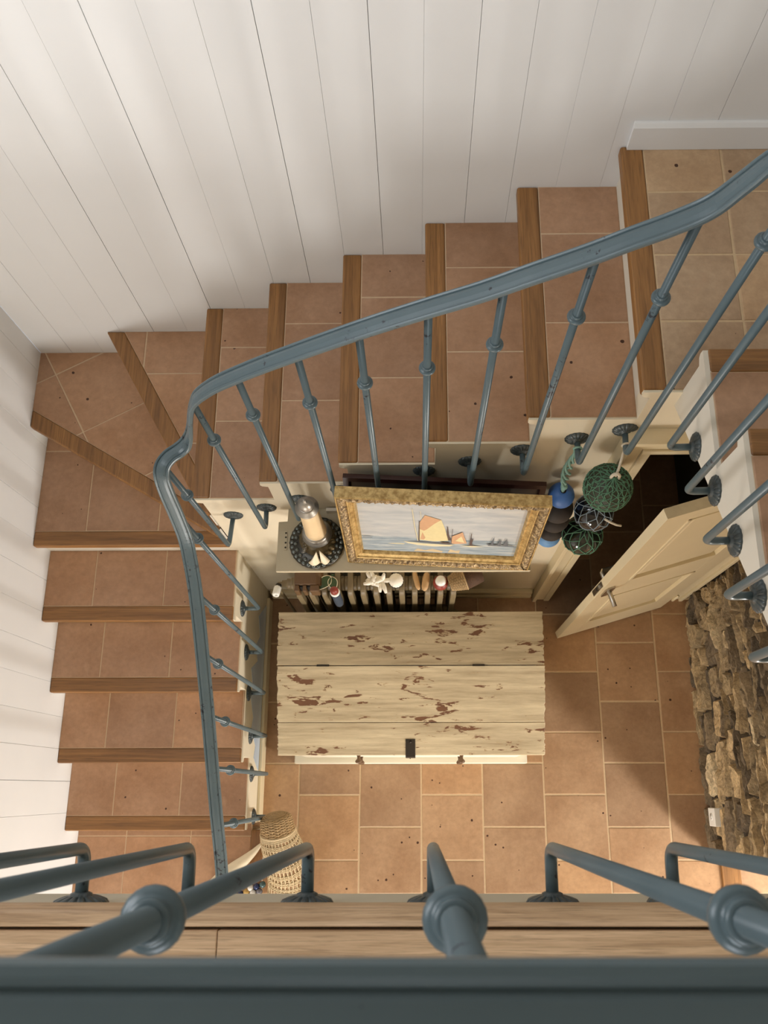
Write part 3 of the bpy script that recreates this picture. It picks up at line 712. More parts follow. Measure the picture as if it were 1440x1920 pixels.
# ------------------------------------------------------------------ radiator and what lies on it
rad = thing('radiator', (-.19, .96, 0), 'cream cast iron column radiator below the wall shelf, behind the chest', 'radiator')
sec = MB(); ZT = .82
def rrect(y0, y1, z0, z1, r, n=6):
    out = []
    for cx, cz, a0 in ((y1 - r, z1 - r, 0), (y0 + r, z1 - r, 90), (y0 + r, z0 + r, 180), (y1 - r, z0 + r, 270)):
        for i in range(n + 1):
            a = math.radians(a0 + 90 * i / n); out.append((cx + r * math.cos(a), cz + r * math.sin(a)))
    return out
outer = rrect(-.07, .07, .10, ZT, .045); inner = rrect(-.024, .024, .19, ZT - .11, .024)
n = len(outer); hw = .0135
vs = []
for x in (-hw, hw): vs += [(x, a, b) for a, b in outer] + [(x, a, b) for a, b in inner]
fs = []
for i in range(n):
    k = (i + 1) % n
    fs += [(i, k, n + k, n + i), (2 * n + i, 3 * n + i, 3 * n + k, 2 * n + k), (i, 2 * n + i, 2 * n + k, k), (n + i, n + k, 3 * n + k, 3 * n + i)]
sec.add(vs, fs)
for zz in (ZT - .06, .16): sec.tube([(-.031, 0, zz), (.031, 0, zz)], .036, 16)
first = None
for i in range(13):
    x = -.5643 + .0616 * i
    if first is None:
        sec.v = [v + Vector((x, .96, 0)) for v in sec.v]; first = sec.build('section', 'radiator_paint', rad, bevel=.006, seg=3, angle=50, o=(x, .96, 0))
    else: inst(first, 'section', rad, (x, .96, 0))
for x in (-.5643, -.5643 + 12 * .0616):
    for y in (.915, 1.005):
        mb = MB(); mb.lathe([(.014, 0), (.016, .01), (.012, .06), (.014, .11)], (x, y, 0), n=12); mb.build('foot', 'radiator_paint', rad)
mb = MB(); mb.lathe([(.028, 0), (.03, .006), (.03, .014), (.024, .018), (.026, .024), (.026, .034), (.018, .038), (.016, .06)], (-.592, .96, ZT - .06), (-1, 0, 0), 16)
mb.tube([(-.64, .96, ZT - .06), (-.668, .96, ZT - .06), (-.676, .955, ZT - .07), (-.678, .95, ZT - .12), (-.678, .95, 0)], .009, 10); v = mb.build('valve', 'radiator_paint', rad)
mb = MB(); mb.lathe([(.017, 0), (.019, .004), (.0185, .045), (.016, .05), (.008, .0505), (.007, .046)], (-.672, .94, ZT - .055), (-.1, -.9, .42), 8); mb.build('thermostat', 'white_plastic', v)
mb = MB(); mb.tube([(-.668, .955, ZT - .06), (-.672, .94, ZT - .055)], .014, 12); mb.build('collar', 'dark_metal', v)
mb = MB(); mb.tube([(.176, .96, .16), (.21, .96, .16), (.225, .955, .15), (.23, .95, .12), (.23, .95, 0)], .009, 10); mb.build('return_pipe', 'radiator_paint', rad)

blk = thing('wooden_block', (-.515, .93, ZT), 'brown wooden block with two upright slots on the left end of the radiator', 'wooden block')
mb = MB(); outl = [(-.570, ZT), (-.462, ZT), (-.446, ZT + .02), (-.44, ZT + .05), (-.45, ZT + .08), (-.466, ZT + .092), (-.570, ZT + .092)]
mb.prism_y(outl, .915, .985); 
for a, b in ((-.570, -.547), (-.531, -.513), (-.497, -.455)): mb.box(a, b, .884, .915, ZT, ZT + .088)
mb.build('body', 'brown_wood', blk, bevel=.005, seg=3)
mb = MB(); mb.box(-.547, -.531, .906, .9155, ZT, ZT + .075); mb.box(-.513, -.497, .906, .9155, ZT, ZT + .075); mb.build('slot', 'black', blk)

spr = thing('leaf_sprig', (-.42, .925, ZT), 'sprig of two green leaves with cream margins beside the slotted wooden block', 'leaves')
def leaf(c, ang, ln, wd, z):
    up = MB(); ca, sa = math.cos(ang), math.sin(ang); n = 12; ring_ = []
    for i in range(n + 1):
        t = i / n; wv = wd * math.sin(math.pi * t ** .8) ; ring_.append((t * ln, wv))
    pts = [(a, b) for a, b in ring_] + [(a, -b) for a, b in ring_[::-1][1:-1]]
    W = lambda p, dz: Vector((c[0] + p[0] * ca - p[1] * sa, c[1] + p[0] * sa + p[1] * ca, z + dz + .01 * math.sin(p[0] / ln * 3)))
    up.add([W(p, .002) for p in pts] + [W(p, 0) for p in pts], [tuple(range(len(pts))), tuple(range(len(pts), 2 * len(pts)))[::-1]] + [(i, (i + 1) % len(pts), len(pts) + (i + 1) % len(pts), len(pts) + i) for i in range(len(pts))])
    lf = up.build('leaf', 'leaf_green', spr)
    e = MB(); e.tube([W(p, .0015) for p in pts], .0018, 6, closed=True); e.tube([W((0, 0), .003), W((ln, 0), .003)], .0012, 6); x = e.build('margin', 'ivory', lf)
leaf((-.405, .965), math.radians(232), .085, .026, ZT + .055); leaf((-.402, .962), math.radians(285), .075, .022, ZT + .055)
mb = MB(); mb.tube([(-.403, .963, ZT + .057), (-.40, .98, ZT + .03), (-.395, .985, ZT)], .003, 8); mb.build('stem', 'leaf_green', spr)

fig = thing('hanging_figurine', (-.374, .866, .73), 'small blue figurine with white collar and dark red cap hanging before the radiator', 'figurine')
mb = MB(); mb.lathe([(.010, 0), (.019, .01), (.0215, .06), (.020, .13), (.022, .19), (.017, .225)], (-.374, .866, .73), n=18); mb.build('body', 'blue_cloth', fig)
mb = MB(); mb.lathe([(.0205, 0), (.023, .006), (.021, .014), (.014, .018)], (-.374, .866, .95), n=18); mb.build('collar', 'white_plastic', fig)
mb = MB(); mb.lathe([(.013, 0), (.019, .012), (.019, .03), (.012, .044), (.003, .048)], (-.374, .866, .964), n=18); mb.build('cap', 'red_paint', fig)

crl = thing('white_coral', (-.19, .945, ZT), 'white branching coral clump on top of the radiator', 'coral')
mb = MB(); rnd = random.Random(5)
mb.sphere((-.19, .95, ZT + .022), .024, 12, sc=(1.8, 1.1, .9))
for i in range(22):
    a = rnd.uniform(0, 2 * math.pi); ln = rnd.uniform(.03, .06); el = rnd.uniform(.1, 1.1)
    p = Vector((-.19 + rnd.uniform(-.03, .03), .95 + rnd.uniform(-.012, .012), ZT + .026)); d = Vector((math.cos(a) * math.cos(el) * 1.2, math.sin(a) * math.cos(el), math.sin(el)))
    q = p + d * ln; q.z = max(q.z, ZT + .012); mb.tube([p, (p + q) / 2 + Vector((0, 0, .004)), q], [.009, .011, .006], 8)
mb.build('branches', 'coral_white', crl)
wsh = thing('ribbed_shell', (-.098, .95, ZT), 'round white ribbed shell with a black line, right of the coral clump', 'shell')
mb = MB(); mb.lathe([(.012, 0), (.028, .008), (.034, .025), (.032, .042), (.022, .056), (.006, .062)], (-.098, .95, ZT), n=48, wob=lambda th, i: 1 + .03 * math.cos(16 * th)); mb.build('shell', 'coral_white', wsh)
mb = MB(); mb.tube([(-.098 + .0345 * math.cos(a), .95 + .0345 * math.sin(a), ZT + .018) for a in [2 * math.pi * i / 32 for i in range(32)]], .0022, 6, closed=True); mb.build('band', 'black', wsh)
def peg(x, y, w, ang, label):
    t = thing('wooden_peg', (x, y, ZT), label, 'wooden peg', 'wooden pegs on the radiator'); mb = MB()
    mb.lathe([(.007, 0), (w * .8, .006), (w, .03), (w * .95, .07), (w * .6, .085), (.003, .09)], (0, 0, 0), (0, 0, 1), 16)
    mb.xf(Matrix.Translation((x, y + .05, ZT + w)) @ Matrix.Rotation(ang, 4, 'Z') @ Matrix.Rotation(math.radians(90), 4, 'X')).build('body', 'tan_wood', t)
peg(-.012, .945, .013, math.radians(14), 'rounded tan wooden peg lying nearer the white ribbed shell'); peg(.048, .94, .017, math.radians(-8), 'thicker tan wooden peg lying next to the red and white float')
rf = thing('red_float', (.112, .94, ZT), 'round red fishing float with white cap next to the small wicker basket', 'float')
mb = MB(); mb.sphere((.112, .935, ZT + .036), .036, 24); mb.build('ball', 'red_paint', rf)
mb = MB(); mb.lathe([(.026, 0), (.024, .012), (.018, .02), (.008, .024)], (.112, .937, ZT + .062), n=20); mb.build('cap', 'white_plastic', rf)

def weave(mb, P, nu, nv, r_row, r_st, amp, closed=True, m=0, twin=True):
    """P(u, v) -> (point, normal); rows run along u, stakes along v; rows pass over and under the stakes"""
    for j in range(nv):
        v = (j + .5) / nv; n = nu * 4 + (0 if closed else 1); pts = []
        for i in range(n):
            u = i / (nu * 4); p, nr = P(u, v); pts.append(p + nr * amp * math.cos(math.pi * u * nu + math.pi * j))
        mb.tube(pts, r_row, 5, m, closed=closed)
    for i in range(nu + (0 if closed else 1)):
        mb.tube([P(i / nu, j / 14)[0] for j in range(15)], r_st, 6, m)
wb = thing('wicker_basket', (.235, .95, ZT), 'small tipped wicker basket with woven brown lid at the right end of the radiator', 'basket')
bm_ = Matrix.Translation((.165, .93, ZT + .052)) @ Matrix.Rotation(math.radians(18), 4, 'Z') @ Matrix.Rotation(math.radians(82), 4, 'Y')
mb = MB()
def Pb(u, v):
    a = 2 * math.pi * u; r = .030 + .022 * v ** .7; p = Vector((r * math.cos(a), r * 1.0 * math.sin(a), -.012 + v * .075)); return p, Vector((math.cos(a), math.sin(a), -.2))
weave(mb, Pb, 22, 13, .0022, .0017, .0016); mb.lathe([(.001, -.012), (.029, -.011), (.050, .06), (.048, .06), (.027, -.008), (.001, -.008)], n=24)
mb.tube([Pb(i / 32, 1)[0] for i in range(32)], .004, 8, closed=True)
mb.xf(bm_).build('bowl', 'wicker', wb)
mb = MB(); mb.lathe([(.051, .064), (.052, .07), (.05, .10), (.043, .145), (.034, .148), (.002, .150)], n=28)
for j in range(11):
    z_ = .07 + j * .007; r_ = .052 - .0011 * j; mb.tube([Vector((r_ * math.cos(a) + 0, r_ * math.sin(a), z_)) for a in [2 * math.pi * i / 40 for i in range(40)]], [.0022 + .0007 * ((i + j) % 2) for i in range(40)], 5, closed=True)
mb.xf(bm_).build('lid', 'basket_lid', wb)

# ------------------------------------------------------------------ shelf, pictures, lighthouse
SZ = 1.42
sh = thing('wall_shelf', (-.05, 1.0, SZ), 'greige painted wall shelf carrying the gilt picture and lighthouse ornament', 'shelf')
mb = MB(); mb.prism_z([(-.562, .836), (.453, .836), (.44, YF), (-.522, YF), (-.524, 1.047), (-.560, 1.045)], SZ - .02, SZ); mb.build('board', 'shelf_paint', sh, bevel=.002)
for x in (-.42, .32):
    mb = MB(); mb.prism_x([(YF, SZ - .02), (.92, SZ - .02), (.92, SZ - .03), (1.07, SZ - .15), (YF, SZ - .16)], x - .012, x + .012); mb.build('bracket', 'shelf_paint', sh, bevel=.002)
mb = MB(); mb.box(-.533, -.521, .925, 1.005, SZ, SZ + .003); 
for y in (.935, .955, .978, .996): mb.lathe([(.004, 0), (.004, .0012)], (-.527, y, SZ + .003), n=10, m=1)
p = mb.build('plate', ['shelf_paint', 'dark_metal'], sh, bevel=.001); p['label'] = 'small screwed plate'

BL, BR = Vector((-.2755, .871, SZ)), Vector((.4423, .8335, SZ))
ex = (BR - BL).normalized(); W_, H_ = (BR - BL).length, .583
upv = (Vector((.006, .052, .58))); upv = (upv - ex * upv.dot(ex)).normalized(); nv_ = ex.cross(upv).normalized()
FM = Matrix(((ex.x, upv.x, nv_.x, BL.x), (ex.y, upv.y, nv_.y, BL.y), (ex.z, upv.z, nv_.z, BL.z + .002), (0, 0, 0, 1)))
pic = thing('framed_painting', (.08, .87, SZ), 'oil painting of sailing boats in a carved gilt frame leaning on the shelf', 'painting')
def frame_sweep(mb, W, Hh, prof, m=0, seg=None, disp=None):
    """prof: (inward distance, height) swept round a W x Hh rectangle with mitred corners"""
    n = len(prof); per = []
    sides = [((0, 0), (W, 0)), ((W, 0), (W, Hh)), ((W, Hh), (0, Hh)), ((0, Hh), (0, 0))]; inn = [(0, 1), (-1, 0), (0, -1), (1, 0)]
    for k, (a, b) in enumerate(sides):
        ln = math.hypot(b[0] - a[0], b[1] - a[1]); d = ((b[0] - a[0]) / ln, (b[1] - a[1]) / ln); q = max(1, int(ln / seg)) if seg else 1
        base = len(mb.v); vs = []; fs = []
        for i in range(q + 1):
            s = i / q * ln
            for j, (t, h) in enumerate(prof):
                sc_ = t + (ln - 2 * t) * i / q
                dh = disp(s, ln, j, t) if disp else 0
                vs.append((a[0] + d[0] * sc_ + inn[k][0] * t, a[1] + d[1] * sc_ + inn[k][1] * t, h + dh))
        for i in range(q):
            for j in range(n - 1): fs.append((i * n + j, (i + 1) * n + j, (i + 1) * n + j + 1, i * n + j + 1))
        mb.add(vs, fs, m, .5, bool(disp))
mb = MB()
frame_sweep(mb, W_, H_, [(0, -.045), (0, -.004), (.003, 0), (.006, -.001), (.006, -.04), (.07, -.04)])
frame_sweep(mb, W_, H_, [(.034, -.014), (.037, -.008), (.040, -.009), (.043, -.016), (.052, -.022), (.058, -.019), (.061, -.019), (.064, -.026), (.066, -.034)])
fr = mb.xf(FM).build('frame', 'gilt', pic)
mb = MB(); npf = 14; prof = [(.004 + .031 * j / npf, -.006 + .010 * math.sin(math.pi * j / npf) - .006 * j / npf) for j in range(npf + 1)]
def carve(s, ln, j, t):
    u = (t - .004) / .031; e = math.sin(math.pi * min(1, max(0, u)))
    ph = s / .03; k = ph - math.floor(ph); f = math.floor(ph)
    leafy = math.sin(2 * math.pi * (k + .35 * math.sin(math.pi * u) * (1 if f % 2 else -1))) * .0032 + math.sin(2 * math.pi * (3 * k + u * 2.2)) * .0018 + noise.noise(Vector((s * 130, u * 5, 3))) * .0026
    return leafy * e
frame_sweep(mb, W_, H_, prof, seg=.0028, disp=carve); mb.xf(FM).build('carved_border', 'gilt_carved', fr)
mb = MB(); q0, q1, r0, r1 = .064, W_ - .064, .064, H_ - .064; hz = .317
U = lambda u, v, d=0: (q0 + (q1 - q0) * u, r0 + (r1 - r0) * v, -.033 + d)
lay = [0]
def patch(pts, m):
    lay[0] += 1; d = .00025 * lay[0]; mb.add([U(a, b, d) for a, b in pts], [tuple(range(len(pts)))], m)
mats = ['paint_sky', 'paint_sea', 'sail_cream', 'sail_orange', 'hull_cream', 'ink_brown', 'ink_grey', 'reflection_gold', 'black']
mb.add([U(0, hz), U(1, hz), U(1, 1), U(0, 1)], [(0, 1, 2, 3)], 0); mb.add([U(0, 0), U(1, 0), U(1, hz), U(0, hz)], [(0, 1, 2, 3)], 1)
patch([(.335, .02), (.36, .085), (.41, .055), (.46, .09), (.53, .05), (.52, .015), (.44, .03)], 7); patch([(.56, .02), (.575, .10), (.61, .07), (.64, .09), (.635, .015), (.6, .03)], 7)
patch([(.165, .165), (.2, .18), (.28, .185), (.27, .165)], 4)
patch([(.27, .24), (.30, .225), (.42, .205), (.56, .20), (.60, .205), (.57, .165), (.46, .15), (.36, .165), (.30, .195)], 4); patch([(.29, .245), (.40, .25), (.56, .235), (.60, .225), (.56, .205), (.40, .222)], 6)
patch([(.372, .28), (.3725, .62), (.402, .767), (.502, .69), (.53, .52), (.557, .285), (.47, .262)], 2)
patch([(.3735, .50), (.374, .64), (.402, .765), (.50, .69), (.46, .61), (.417, .50), (.40, .47)], 3); patch([(.378, .30), (.39, .44), (.41, .33), (.40, .29)], 3)
patch([(.366, .26), (.368, .66), (.3725, .66), (.3735, .26)], 5); patch([(.325, .87), (.329, .87), (.345, .55), (.366, .262), (.361, .262), (.340, .55)], 4); patch([(.373, .84), (.376, .84), (.384, .70), (.381, .70)], 4)
patch([(.541, .58), (.546, .57), (.556, .42), (.573, .30), (.556, .30), (.543, .42)], 5); patch([(.573, .385), (.64, .48), (.676, .255), (.60, .235), (.580, .24)], 3); patch([(.60, .30), (.635, .40), (.66, .27)], 2); patch([(.574, .25), (.574, .54), (.577, .54), (.578, .25)], 5)
patch([(.50, .265), (.57, .26), (.57, .235), (.52, .235)], 5); patch([(.693, .22), (.693, .47), (.698, .46), (.70, .34), (.714, .37), (.708, .26), (.72, .215)], 5); patch([(.63, .205), (.73, .215), (.79, .20), (.70, .185)], 4)
patch([(.80, .27), (.815, .235), (.98, .235), (.975, .25), (.89, .255)], 6); patch([(.825, .25), (.838, .40), (.841, .40), (.845, .25)], 6); patch([(.868, .255), (.878, .36), (.89, .36), (.892, .255)], 6); patch([(.905, .25), (.918, .38), (.921, .38), (.94, .25)], 6)
patch([(.01, .315), (.075, .315), (.07, .305), (.015, .303)], 6)
mb.box(.058, W_ - .058, .058, H_ - .058, -.04, -.0336, 8)
mb.xf(FM).build('canvas', mats, pic)

TL, TR = Vector((-.2615, 1.062, 1.843)), Vector((.459, 1.026, 1.843)); dl = (TR - TL).normalized()
bl = Vector((-.262, .930, SZ)); u2 = (TL - bl); h2 = u2.length; u2 = (u2 - dl * u2.dot(dl)).normalized(); n2 = dl.cross(u2)
G = Matrix(((dl.x, u2.x, n2.x, TL.x), (dl.y, u2.y, n2.y, TL.y), (dl.z, u2.z, n2.z, TL.z), (0, 0, 0, 1))) @ Matrix.Translation((0, -h2 + .003, 0))
dk = thing('dark_frame', (.1, 1.0, SZ), 'dark brown wooden picture frame leaning on the wall behind the gilt painting', 'picture frame')
mb = MB(); w2 = (TR - TL).length
frame_sweep(mb, w2, h2 - .004, [(0, -.02), (0, 0), (.020, 0), (.024, -.006), (.026, -.014), (.026, -.02), (0, -.02)]); mb.xf(G).build('frame', 'dark_wood', dk)
mb = MB(); mb.box(.024, w2 - .024, .024, h2 - .028, -.018, -.014); mb.xf(G).build('picture', 'dark_print', dk)

lh = thing('lighthouse_ornament', (-.40, .952, SZ), 'lighthouse ornament with pewter dome on a dark shell-rimmed base with small white sails', 'ornament')
cx, cy = -.40, .952
mb = MB(); mb.lathe([(.100, 0), (.108, .004), (.110, .012), (.104, .018), (.094, .020), (.090, .024), (.05, .026)], (cx, cy, SZ), n=72, wob=lambda th, i: 1 + (.012 * math.cos(30 * th) if 1 <= i <= 4 else 0)); bs = mb.build('base', 'bronze_dark', lh)
mb = MB(); rnd = random.Random(3)
for i in range(30):
    a = 2 * math.pi * i / 30; mb.sphere((cx + .098 * math.cos(a), cy + .098 * math.sin(a), SZ + .019), .0095, 10, sc=(1, 1, .4))
for i in range(20):
    a = 2 * math.pi * (i + .3) / 20; mb.lathe([(.008, 0), (.009, .003), (.005, .006), (.001, .007)], (cx + .083 * math.cos(a), cy + .083 * math.sin(a), SZ + .022), (rnd.uniform(-.3, .3), rnd.uniform(-.3, .3), 1), 10)
mb.build('shell_rim', 'shell_metal', bs)
mb = MB(); n = 40; vs = []; fs = []; k = 9
for i in range(k + 1):
    for j in range(n):
        a = 2 * math.pi * j / n; r = .078 * i / k
        hh = .030 * (1 - (i / k) ** 2.2) + (noise.noise(Vector((r * 60 * math.cos(a), r * 60 * math.sin(a), 2))) * .016 + noise.noise(Vector((r * 160 * math.cos(a), r * 160 * math.sin(a), 7))) * .006) * (1 - (i / k) ** 4)
        vs.append((cx + .004 + r * math.cos(a), cy + .014 + r * math.sin(a), SZ + .022 + max(hh, 0)))
for i in range(k):
    for j in range(n): fs.append((i * n + j, (i + 1) * n + j, (i + 1) * n + (j + 1) % n, i * n + (j + 1) % n))
mb.add(vs, fs, 0, .5, True)
for i in range(14):
    a = rnd.uniform(0, 6.28); r = rnd.uniform(.055, .075); mb.sphere((cx + .004 + r * math.cos(a), cy + .012 + r * math.sin(a), SZ + .03), rnd.uniform(.008, .015), 8, sc=(1.2, .9, .8))
mb.build('rocks', 'rock_bronze', bs)
tx, ty = -.3955, .978
mb = MB(); mb.lathe([(.058, 0), (.060, .005), (.054, .012), (.055, .030), (.052, .036), (.052, .042), (.044, .046)], (tx, ty, SZ + .045), n=40); mb.build('plinth', 'pewter', lh)
mb = MB(); mb.lathe([(.0445, 0), (.042, .03), (.0385, .12), (.0355, .20), (.034, .262)], (tx, ty, SZ + .08), n=40); mb.build('tower', 'lighthouse_cream', lh)
mb = MB(); mb.lathe([(.034, 0), (.041, .004), (.0435, .008), (.0435, .014), (.037, .016), (.037, .020), (.031, .022), (.031, .026), (.024, .028)], (tx, ty, SZ + .335), n=40); mb.build('balcony', 'pewter', lh)
mb = MB(); mb.lathe([(.020, 0), (.020, .010)], (tx, ty, SZ + .358), n=24); mb.build('lantern', 'black', lh)
mb = MB(); mb.lathe([(.023, 0), (.0265, .001), (.027, .005), (.0255, .016), (.021, .028), (.013, .037), (.005, .041), (.005, .044), (.0065, .048), (.005, .053), (.001, .055)], (tx, ty, SZ + .366), n=36); mb.build('dome', 'pewter', lh)
mb = MB()
for i in range(12):
    t = i / 11; x, y = -.449 + .006 * math.sin(t * 3), .902 + .055 * t; mb.tube([(x - .009, y, SZ + .034), (x + .009, y + .002, SZ + .040)], .0013, 6)
mb.build('comb', 'steel', bs)
bo = MB(); bo.lathe([(.002, 0), (.009, .014), (.011, .035), (.009, .06), (.002, .080)], (-.428, .868, SZ + .030), (1, .05, 0), 14); boat = bo.build('boat_hull', 'rock_bronze', lh)
for (a, b, c) in (((-.428, .862, SZ + .036), (-.381, .862, SZ + .036), (-.388, .884, SZ + .108)), ((-.378, .863, SZ + .036), (-.342, .870, SZ + .038), (-.376, .888, SZ + .112))):
    mb = MB(); A_, B_, C_ = Vector(a), Vector(b), Vector(c); nn = (B_ - A_).cross(C_ - A_).normalized(); N = 8; vs = []; fs = []; idx = {}
    for i in range(N + 1):
        for j in range(N + 1 - i):
            u, v_ = i / N, j / N; p = A_ + (B_ - A_) * u + (C_ - A_) * v_ + nn * .016 * 4 * (u * (1 - u - v_) + v_ * (1 - u - v_) * .6); idx[i, j] = len(vs); vs.append(p)
    for i in range(N):
        for j in range(N - i):
            fs.append((idx[i, j], idx[i + 1, j], idx[i, j + 1]))
            if i + j < N - 1: fs.append((idx[i + 1, j], idx[i + 1, j + 1], idx[i, j + 1]))
    mb.add(vs, fs, 0, .5, True); s_ = mb.build('sail', 'ivory', boat); sm = s_.modifiers.new('solid', 'SOLIDIFY'); sm.thickness = .0015
mb = MB(); mb.box(-.365, -.285, 1.080, 1.094, SZ, SZ + .03); c_ = mb.build('white_card', 'coral_white', bevel=.001, o=(-.325, 1.087, SZ)); tag(c_, 'thin white card standing behind the lighthouse against the wall', 'card')

# ------------------------------------------------------------------ hanging floats
fs_ = thing('float_string', (.53, 1.02, 1.2), 'string of blue and black fishing floats on pale green rope right of the gilt frame', 'fishing floats')
FX = [(.5234, 1.022, 1.762, .048, 'float_blue'), (.531, 1.018, 1.64, .060, 'rubber'), (.537, 1.018, 1.53, .060, 'rubber'), (.543, 1.018, 1.42, .059, 'rubber'), (.549, 1.02, 1.31, .052, 'float_pale_blue')]
for i, (x, y, z, r, m) in enumerate(FX):
    mb = MB()
    if m == 'rubber': mb.sphere((x, y, z), r, 28, sc=(1, 1, .82))
    else:
        prof = [(.011, .045)] + [(r * math.sin(math.radians(a)), r * math.cos(math.radians(a))) for a in range(16, 180, 9)] + [(.006, -r)]
        mb.lathe(prof, (x, y, z), n=28); mb.lathe([(.0105, .0005), (.0105, .0008)], (x, y, z + .0452), n=16, m=1)
    o = mb.build('float', [m, 'black'], fs_)
mb = MB(); rp = [(.5215, 1.055, 2.088), (.519, 1.05, 2.06), (.515, 1.045, 2.02)]
mb.tube([(.5235 + .0125 * math.cos(a), 1.062, 2.075 + .0125 * math.sin(a)) for a in [2 * math.pi * i / 16 for i in range(16)]], .0035, 8, closed=True)
for k in range(3):
    pts = []
    for i in range(40):
        t = i / 39; z = 2.062 - t * .27; swell = .004 + .009 * math.sin(math.pi * min(1, t * 1.05)) ** 2
        a = t * 16 + k * 2.094; pts.append((.5225 + .001 * t + swell * math.cos(a) - .010 * math.sin(math.pi * t), 1.06 - .038 * t + swell * math.sin(a), z))
    mb.tube(pts, [.0045 + .001 * math.sin(i * 2.1) for i in range(40)], 7)
mb.sphere((.522, 1.028, 1.832), .013, 12); mb.tube([(.5225, 1.024, 1.83), (.5234, 1.022, 1.79)], .005, 8)
mb.tube([(x, y, z) for x, y, z, r, m in FX] + [(.551, 1.02, 1.24)], .004, 6)
mb.build('rope', 'rope_green', fs_)

nb = thing('netted_float_string', (.64, .965, 1.3), 'string of three netted glass floats on white rope beside the doorway', 'fishing floats')
def net(mb, c, r, rows, lon, tr, pole=(0.10, .97), m=0, knots=True):
    c = Vector(c); N = {}
    for i in range(rows + 1):
        th = math.pi * (pole[0] + (pole[1] - pole[0]) * i / rows)
        for j in range(lon):
            ph = 2 * math.pi * (j + (.5 if i % 2 else 0)) / lon + .12 * math.sin(i * 3.1 + j * 1.7)
            N[i, j] = c + Vector((math.sin(th) * math.cos(ph), math.sin(th) * math.sin(ph), math.cos(th))) * (r + tr * .5)
    for i in range(rows):
        for j in range(lon):
            for dj in ((0, -1) if i % 2 == 0 else (0, 1)):
                a, b = N[i, j], N[i + 1, (j + dj) % lon]; mid = (a + b) / 2; mid = c + (mid - c).normalized() * (r + tr * .5)
                mb.tube([a, mid, b], tr, 5, m, caps=False)
            if knots: mb.sphere(N[i, j], tr * 1.9, 6, m)
    for j in range(lon): mb.tube([N[0, j], c + Vector((0, 0, r * 1.06))], tr, 5, m, caps=False)
    for j in range(0, lon, 2): mb.tube([N[rows, j], c + Vector((0, 0, -r * 1.05))], tr, 5, m, caps=False)
for (c, r, m, nm, rows, lon, tr) in (((.635, .962, 1.985), .0795, 'float_olive', 'net_green', 17, 24, .0015), ((.643, .968, 1.735), .070, 'glass_black', 'net_grey', 7, 9, .0016), ((.655, .965, 1.475), .078, 'glass_dark', 'net_pale', 7, 10, .0022)):
    mb = MB(); mb.sphere(c, r, 36); b = mb.build('float', m, nb)
    mb = MB(); net(mb, c, r, rows, lon, tr); mb.build('net', nm, b)
mb = MB(); mb.tube([(.664 + .013 * math.cos(a), 1.045, 2.138 + .013 * math.sin(a)) for a in [2 * math.pi * i / 16 for i in range(16)]], .0036, 8, closed=True)
mb.tube([(.662, 1.045, 2.126), (.657, 1.02, 2.11), (.648, .985, 2.085), (.640, .966, 2.07)], .0045, 8)
mb.tube([(.640 + .013 * math.cos(a), .965 + .004 * math.sin(a), 2.068 + .017 * math.sin(a)) for a in [2 * math.pi * i / 16 for i in range(16)]], .0055, 8, closed=True)
mb.tube([(.637, .962, 1.90), (.64, .965, 1.86), (.643, .968, 1.80)], .005, 8); mb.tube([(.645, .968, 1.665), (.65, .966, 1.61), (.655, .965, 1.55)], .005, 8)
mb.tube([(.655, .905, 1.835), (.675, .895, 1.83), (.70, .89, 1.815), (.718, .888, 1.812)], .004, 7)
for dx in (-.008, .01): mb.tube([(.655, .965, 1.398), (.655 + dx, .962, 1.37), (.655 + dx * 1.8, .96, 1.335)], .0055, 7)
mb.build('rope', 'rope_white', nb)

# ------------------------------------------------------------------ socket, things at the foot of the stairs
so = thing('wall_socket', (1.527, -.14, .15), 'white wall socket low on the rubble stone wall', 'socket')
mb = MB(); mb.box(1.525, 1.575, -.187, -.095, .108, .192); mb.build('plate', 'white_plastic', so, bevel=.004)
mb = MB(); mb.lathe([(.019, 0), (.019, .0015)], (1.525, -.14, .15), (-1, 0, 0), 20); mb.lathe([(.003, .0015), (.003, .0022)], (1.525, -.131, .15), (-1, 0, 0), 8, m=1); mb.lathe([(.003, .0015), (.003, .0022)], (1.525, -.149, .15), (-1, 0, 0), 8, m=1); mb.build('outlet', ['white_plastic', 'black'], so)

bk = thing('wicker_horn_basket', (-.70, -.32, 0), 'curved wicker horn basket propped at the foot of the stairs beside the last baluster', 'basket')
AXP = ((-.692, -.125, .43), (-.684, -.185, .41), (-.674, -.247, .375), (-.655, -.325, .305), (-.642, -.425, .22), (-.65, -.60, .135))
AX = [Vector(q) for q in AXP]
ax = smooth_path(AX, 10); RR = [(0, .058), (.04, .070), (.12, .076), (.2, .078), (.26, .084), (.6, .102), (.8, .108), (1, .114)]
def rad_at(v):
    for (a, b), (c, d) in zip(RR, RR[1:]):
        if v <= c: return b + (d - b) * (v - a) / (c - a)
    return RR[-1][1]
def Ph(u, v, v0=0, v1=1, a0=0, a1=1):
    s = v0 + (v1 - v0) * v; q = s * (len(ax) - 1); i = min(int(q), len(ax) - 2); p = ax[i].lerp(ax[i + 1], q - i); d = (ax[i + 1] - ax[i]).normalized()
    sd = d.cross(Vector((0, 0, 1))).normalized(); up = sd.cross(d); a = 2 * math.pi * (a0 + (a1 - a0) * u); nr = sd * math.cos(a) + up * math.sin(a); return p + nr * rad_at(s), nr
mb = MB(); weave(mb, lambda u, v: Ph(u, v, 0, .235), 18, 16, .0036, .0042, .0034)
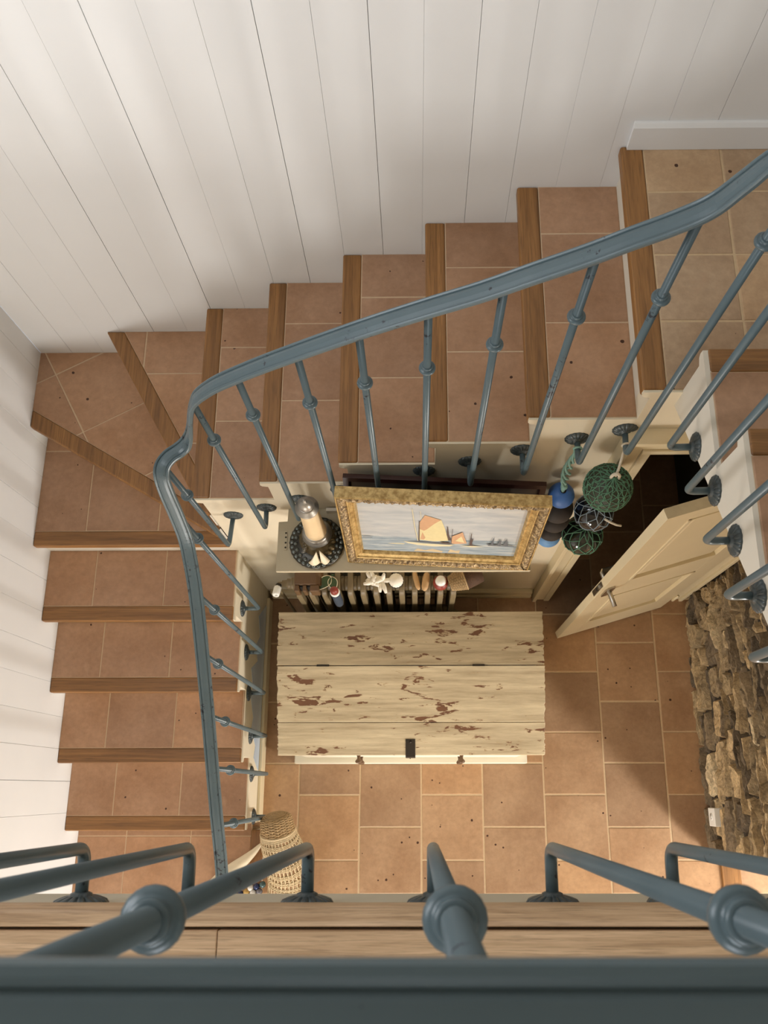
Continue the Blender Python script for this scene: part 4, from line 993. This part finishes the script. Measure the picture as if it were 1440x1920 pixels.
for k in range(7):
    rr = .056 * (1 - k / 7); p0 = ax[0]; d = (ax[1] - ax[0]).normalized(); sd = d.cross(Vector((0, 0, 1))).normalized(); up = sd.cross(d)
    mb.tube([p0 - d * (.012 * (k / 7) ** .5) + (sd * math.cos(a) + up * math.sin(a)) * rr for a in [2 * math.pi * i / 30 for i in range(30)]], .0045, 6, closed=True)
end = mb.build('closed_end', 'wicker', bk)
mb = MB(); mb.tube([Ph(i / 40, .24)[0] for i in range(40)], .007, 8, closed=True); mb.tube([Ph(i / 40, 1)[0] for i in range(40)], .008, 8, closed=True)
for b in range(10):                      # bands of open twined weave between gaps
    v0 = .262 + b * .075
    for q in range(3):
        v = v0 + q * .0135
        for ph in (0, 1): mb.tube([Ph(i / 96, v + .0018 * math.cos(math.pi * i / 4 * 2 + ph * math.pi))[0] + Ph(i / 96, v)[1] * .0025 * math.sin(math.pi * i / 2 + ph * math.pi) for i in range(96)], .0029, 5, closed=True)
for i in range(34): mb.tube([Ph(i / 34, .235 + .765 * j / 24)[0] for j in range(25)], .0028, 6)
mb.build('open_weave', 'wicker_pale', bk)

hn = thing('cream_horn', (-.86, -.34, .17), 'polished cream horn lying on the bottom stair landing beside the wicker horn basket', 'horn')
hp = smooth_path([(-.800, -.265, .185), (-.835, -.305, .192), (-.88, -.345, .200), (-.93, -.385, .208), (-.985, -.435, .218), (-1.03, -.49, .22)], 6)
n = len(hp); mb = MB(); mb.tube(hp, [.003 + .045 * (i / (n - 1)) ** .75 for i in range(n)], 20); mb.build('shell', 'ivory', hn)
bs_ = thing('bead_string', (-.84, -.5, .17), 'string of large glossy blue and white beads spilling beside the wicker horn basket', 'beads')
rnd = random.Random(4); ms = ['bead_blue', 'bead_white', 'bead_gold', 'bead_blue', 'bead_white', 'bead_teal', 'bead_grey']; pos = []
for x, y in ((-.785, -.462), (-.815, -.472), (-.845, -.478), (-.800, -.495), (-.832, -.502), (-.865, -.497), (-.895, -.505), (-.925, -.512), (-.815, -.525), (-.85, -.53), (-.885, -.535), (-.955, -.52), (-.92, -.545), (-.79, -.545)):
    r = .0165 if x > -.88 else .0155; zf = .172
    pos.append((x, y, zf + r)); mb = MB(); mb.sphere((x, y, zf + r), r, 18); mb.build('bead', ms[len(pos) * 5 % 7], bs_)
mb = MB(); mb.tube([Vector(p) for p in sorted(pos)], .0012, 5); mb.build('cord', 'rope_white', bs_)
for o in list(bpy.data.objects):
    if o.type == 'MESH' and o.name == 'x': bpy.data.objects.remove(o)
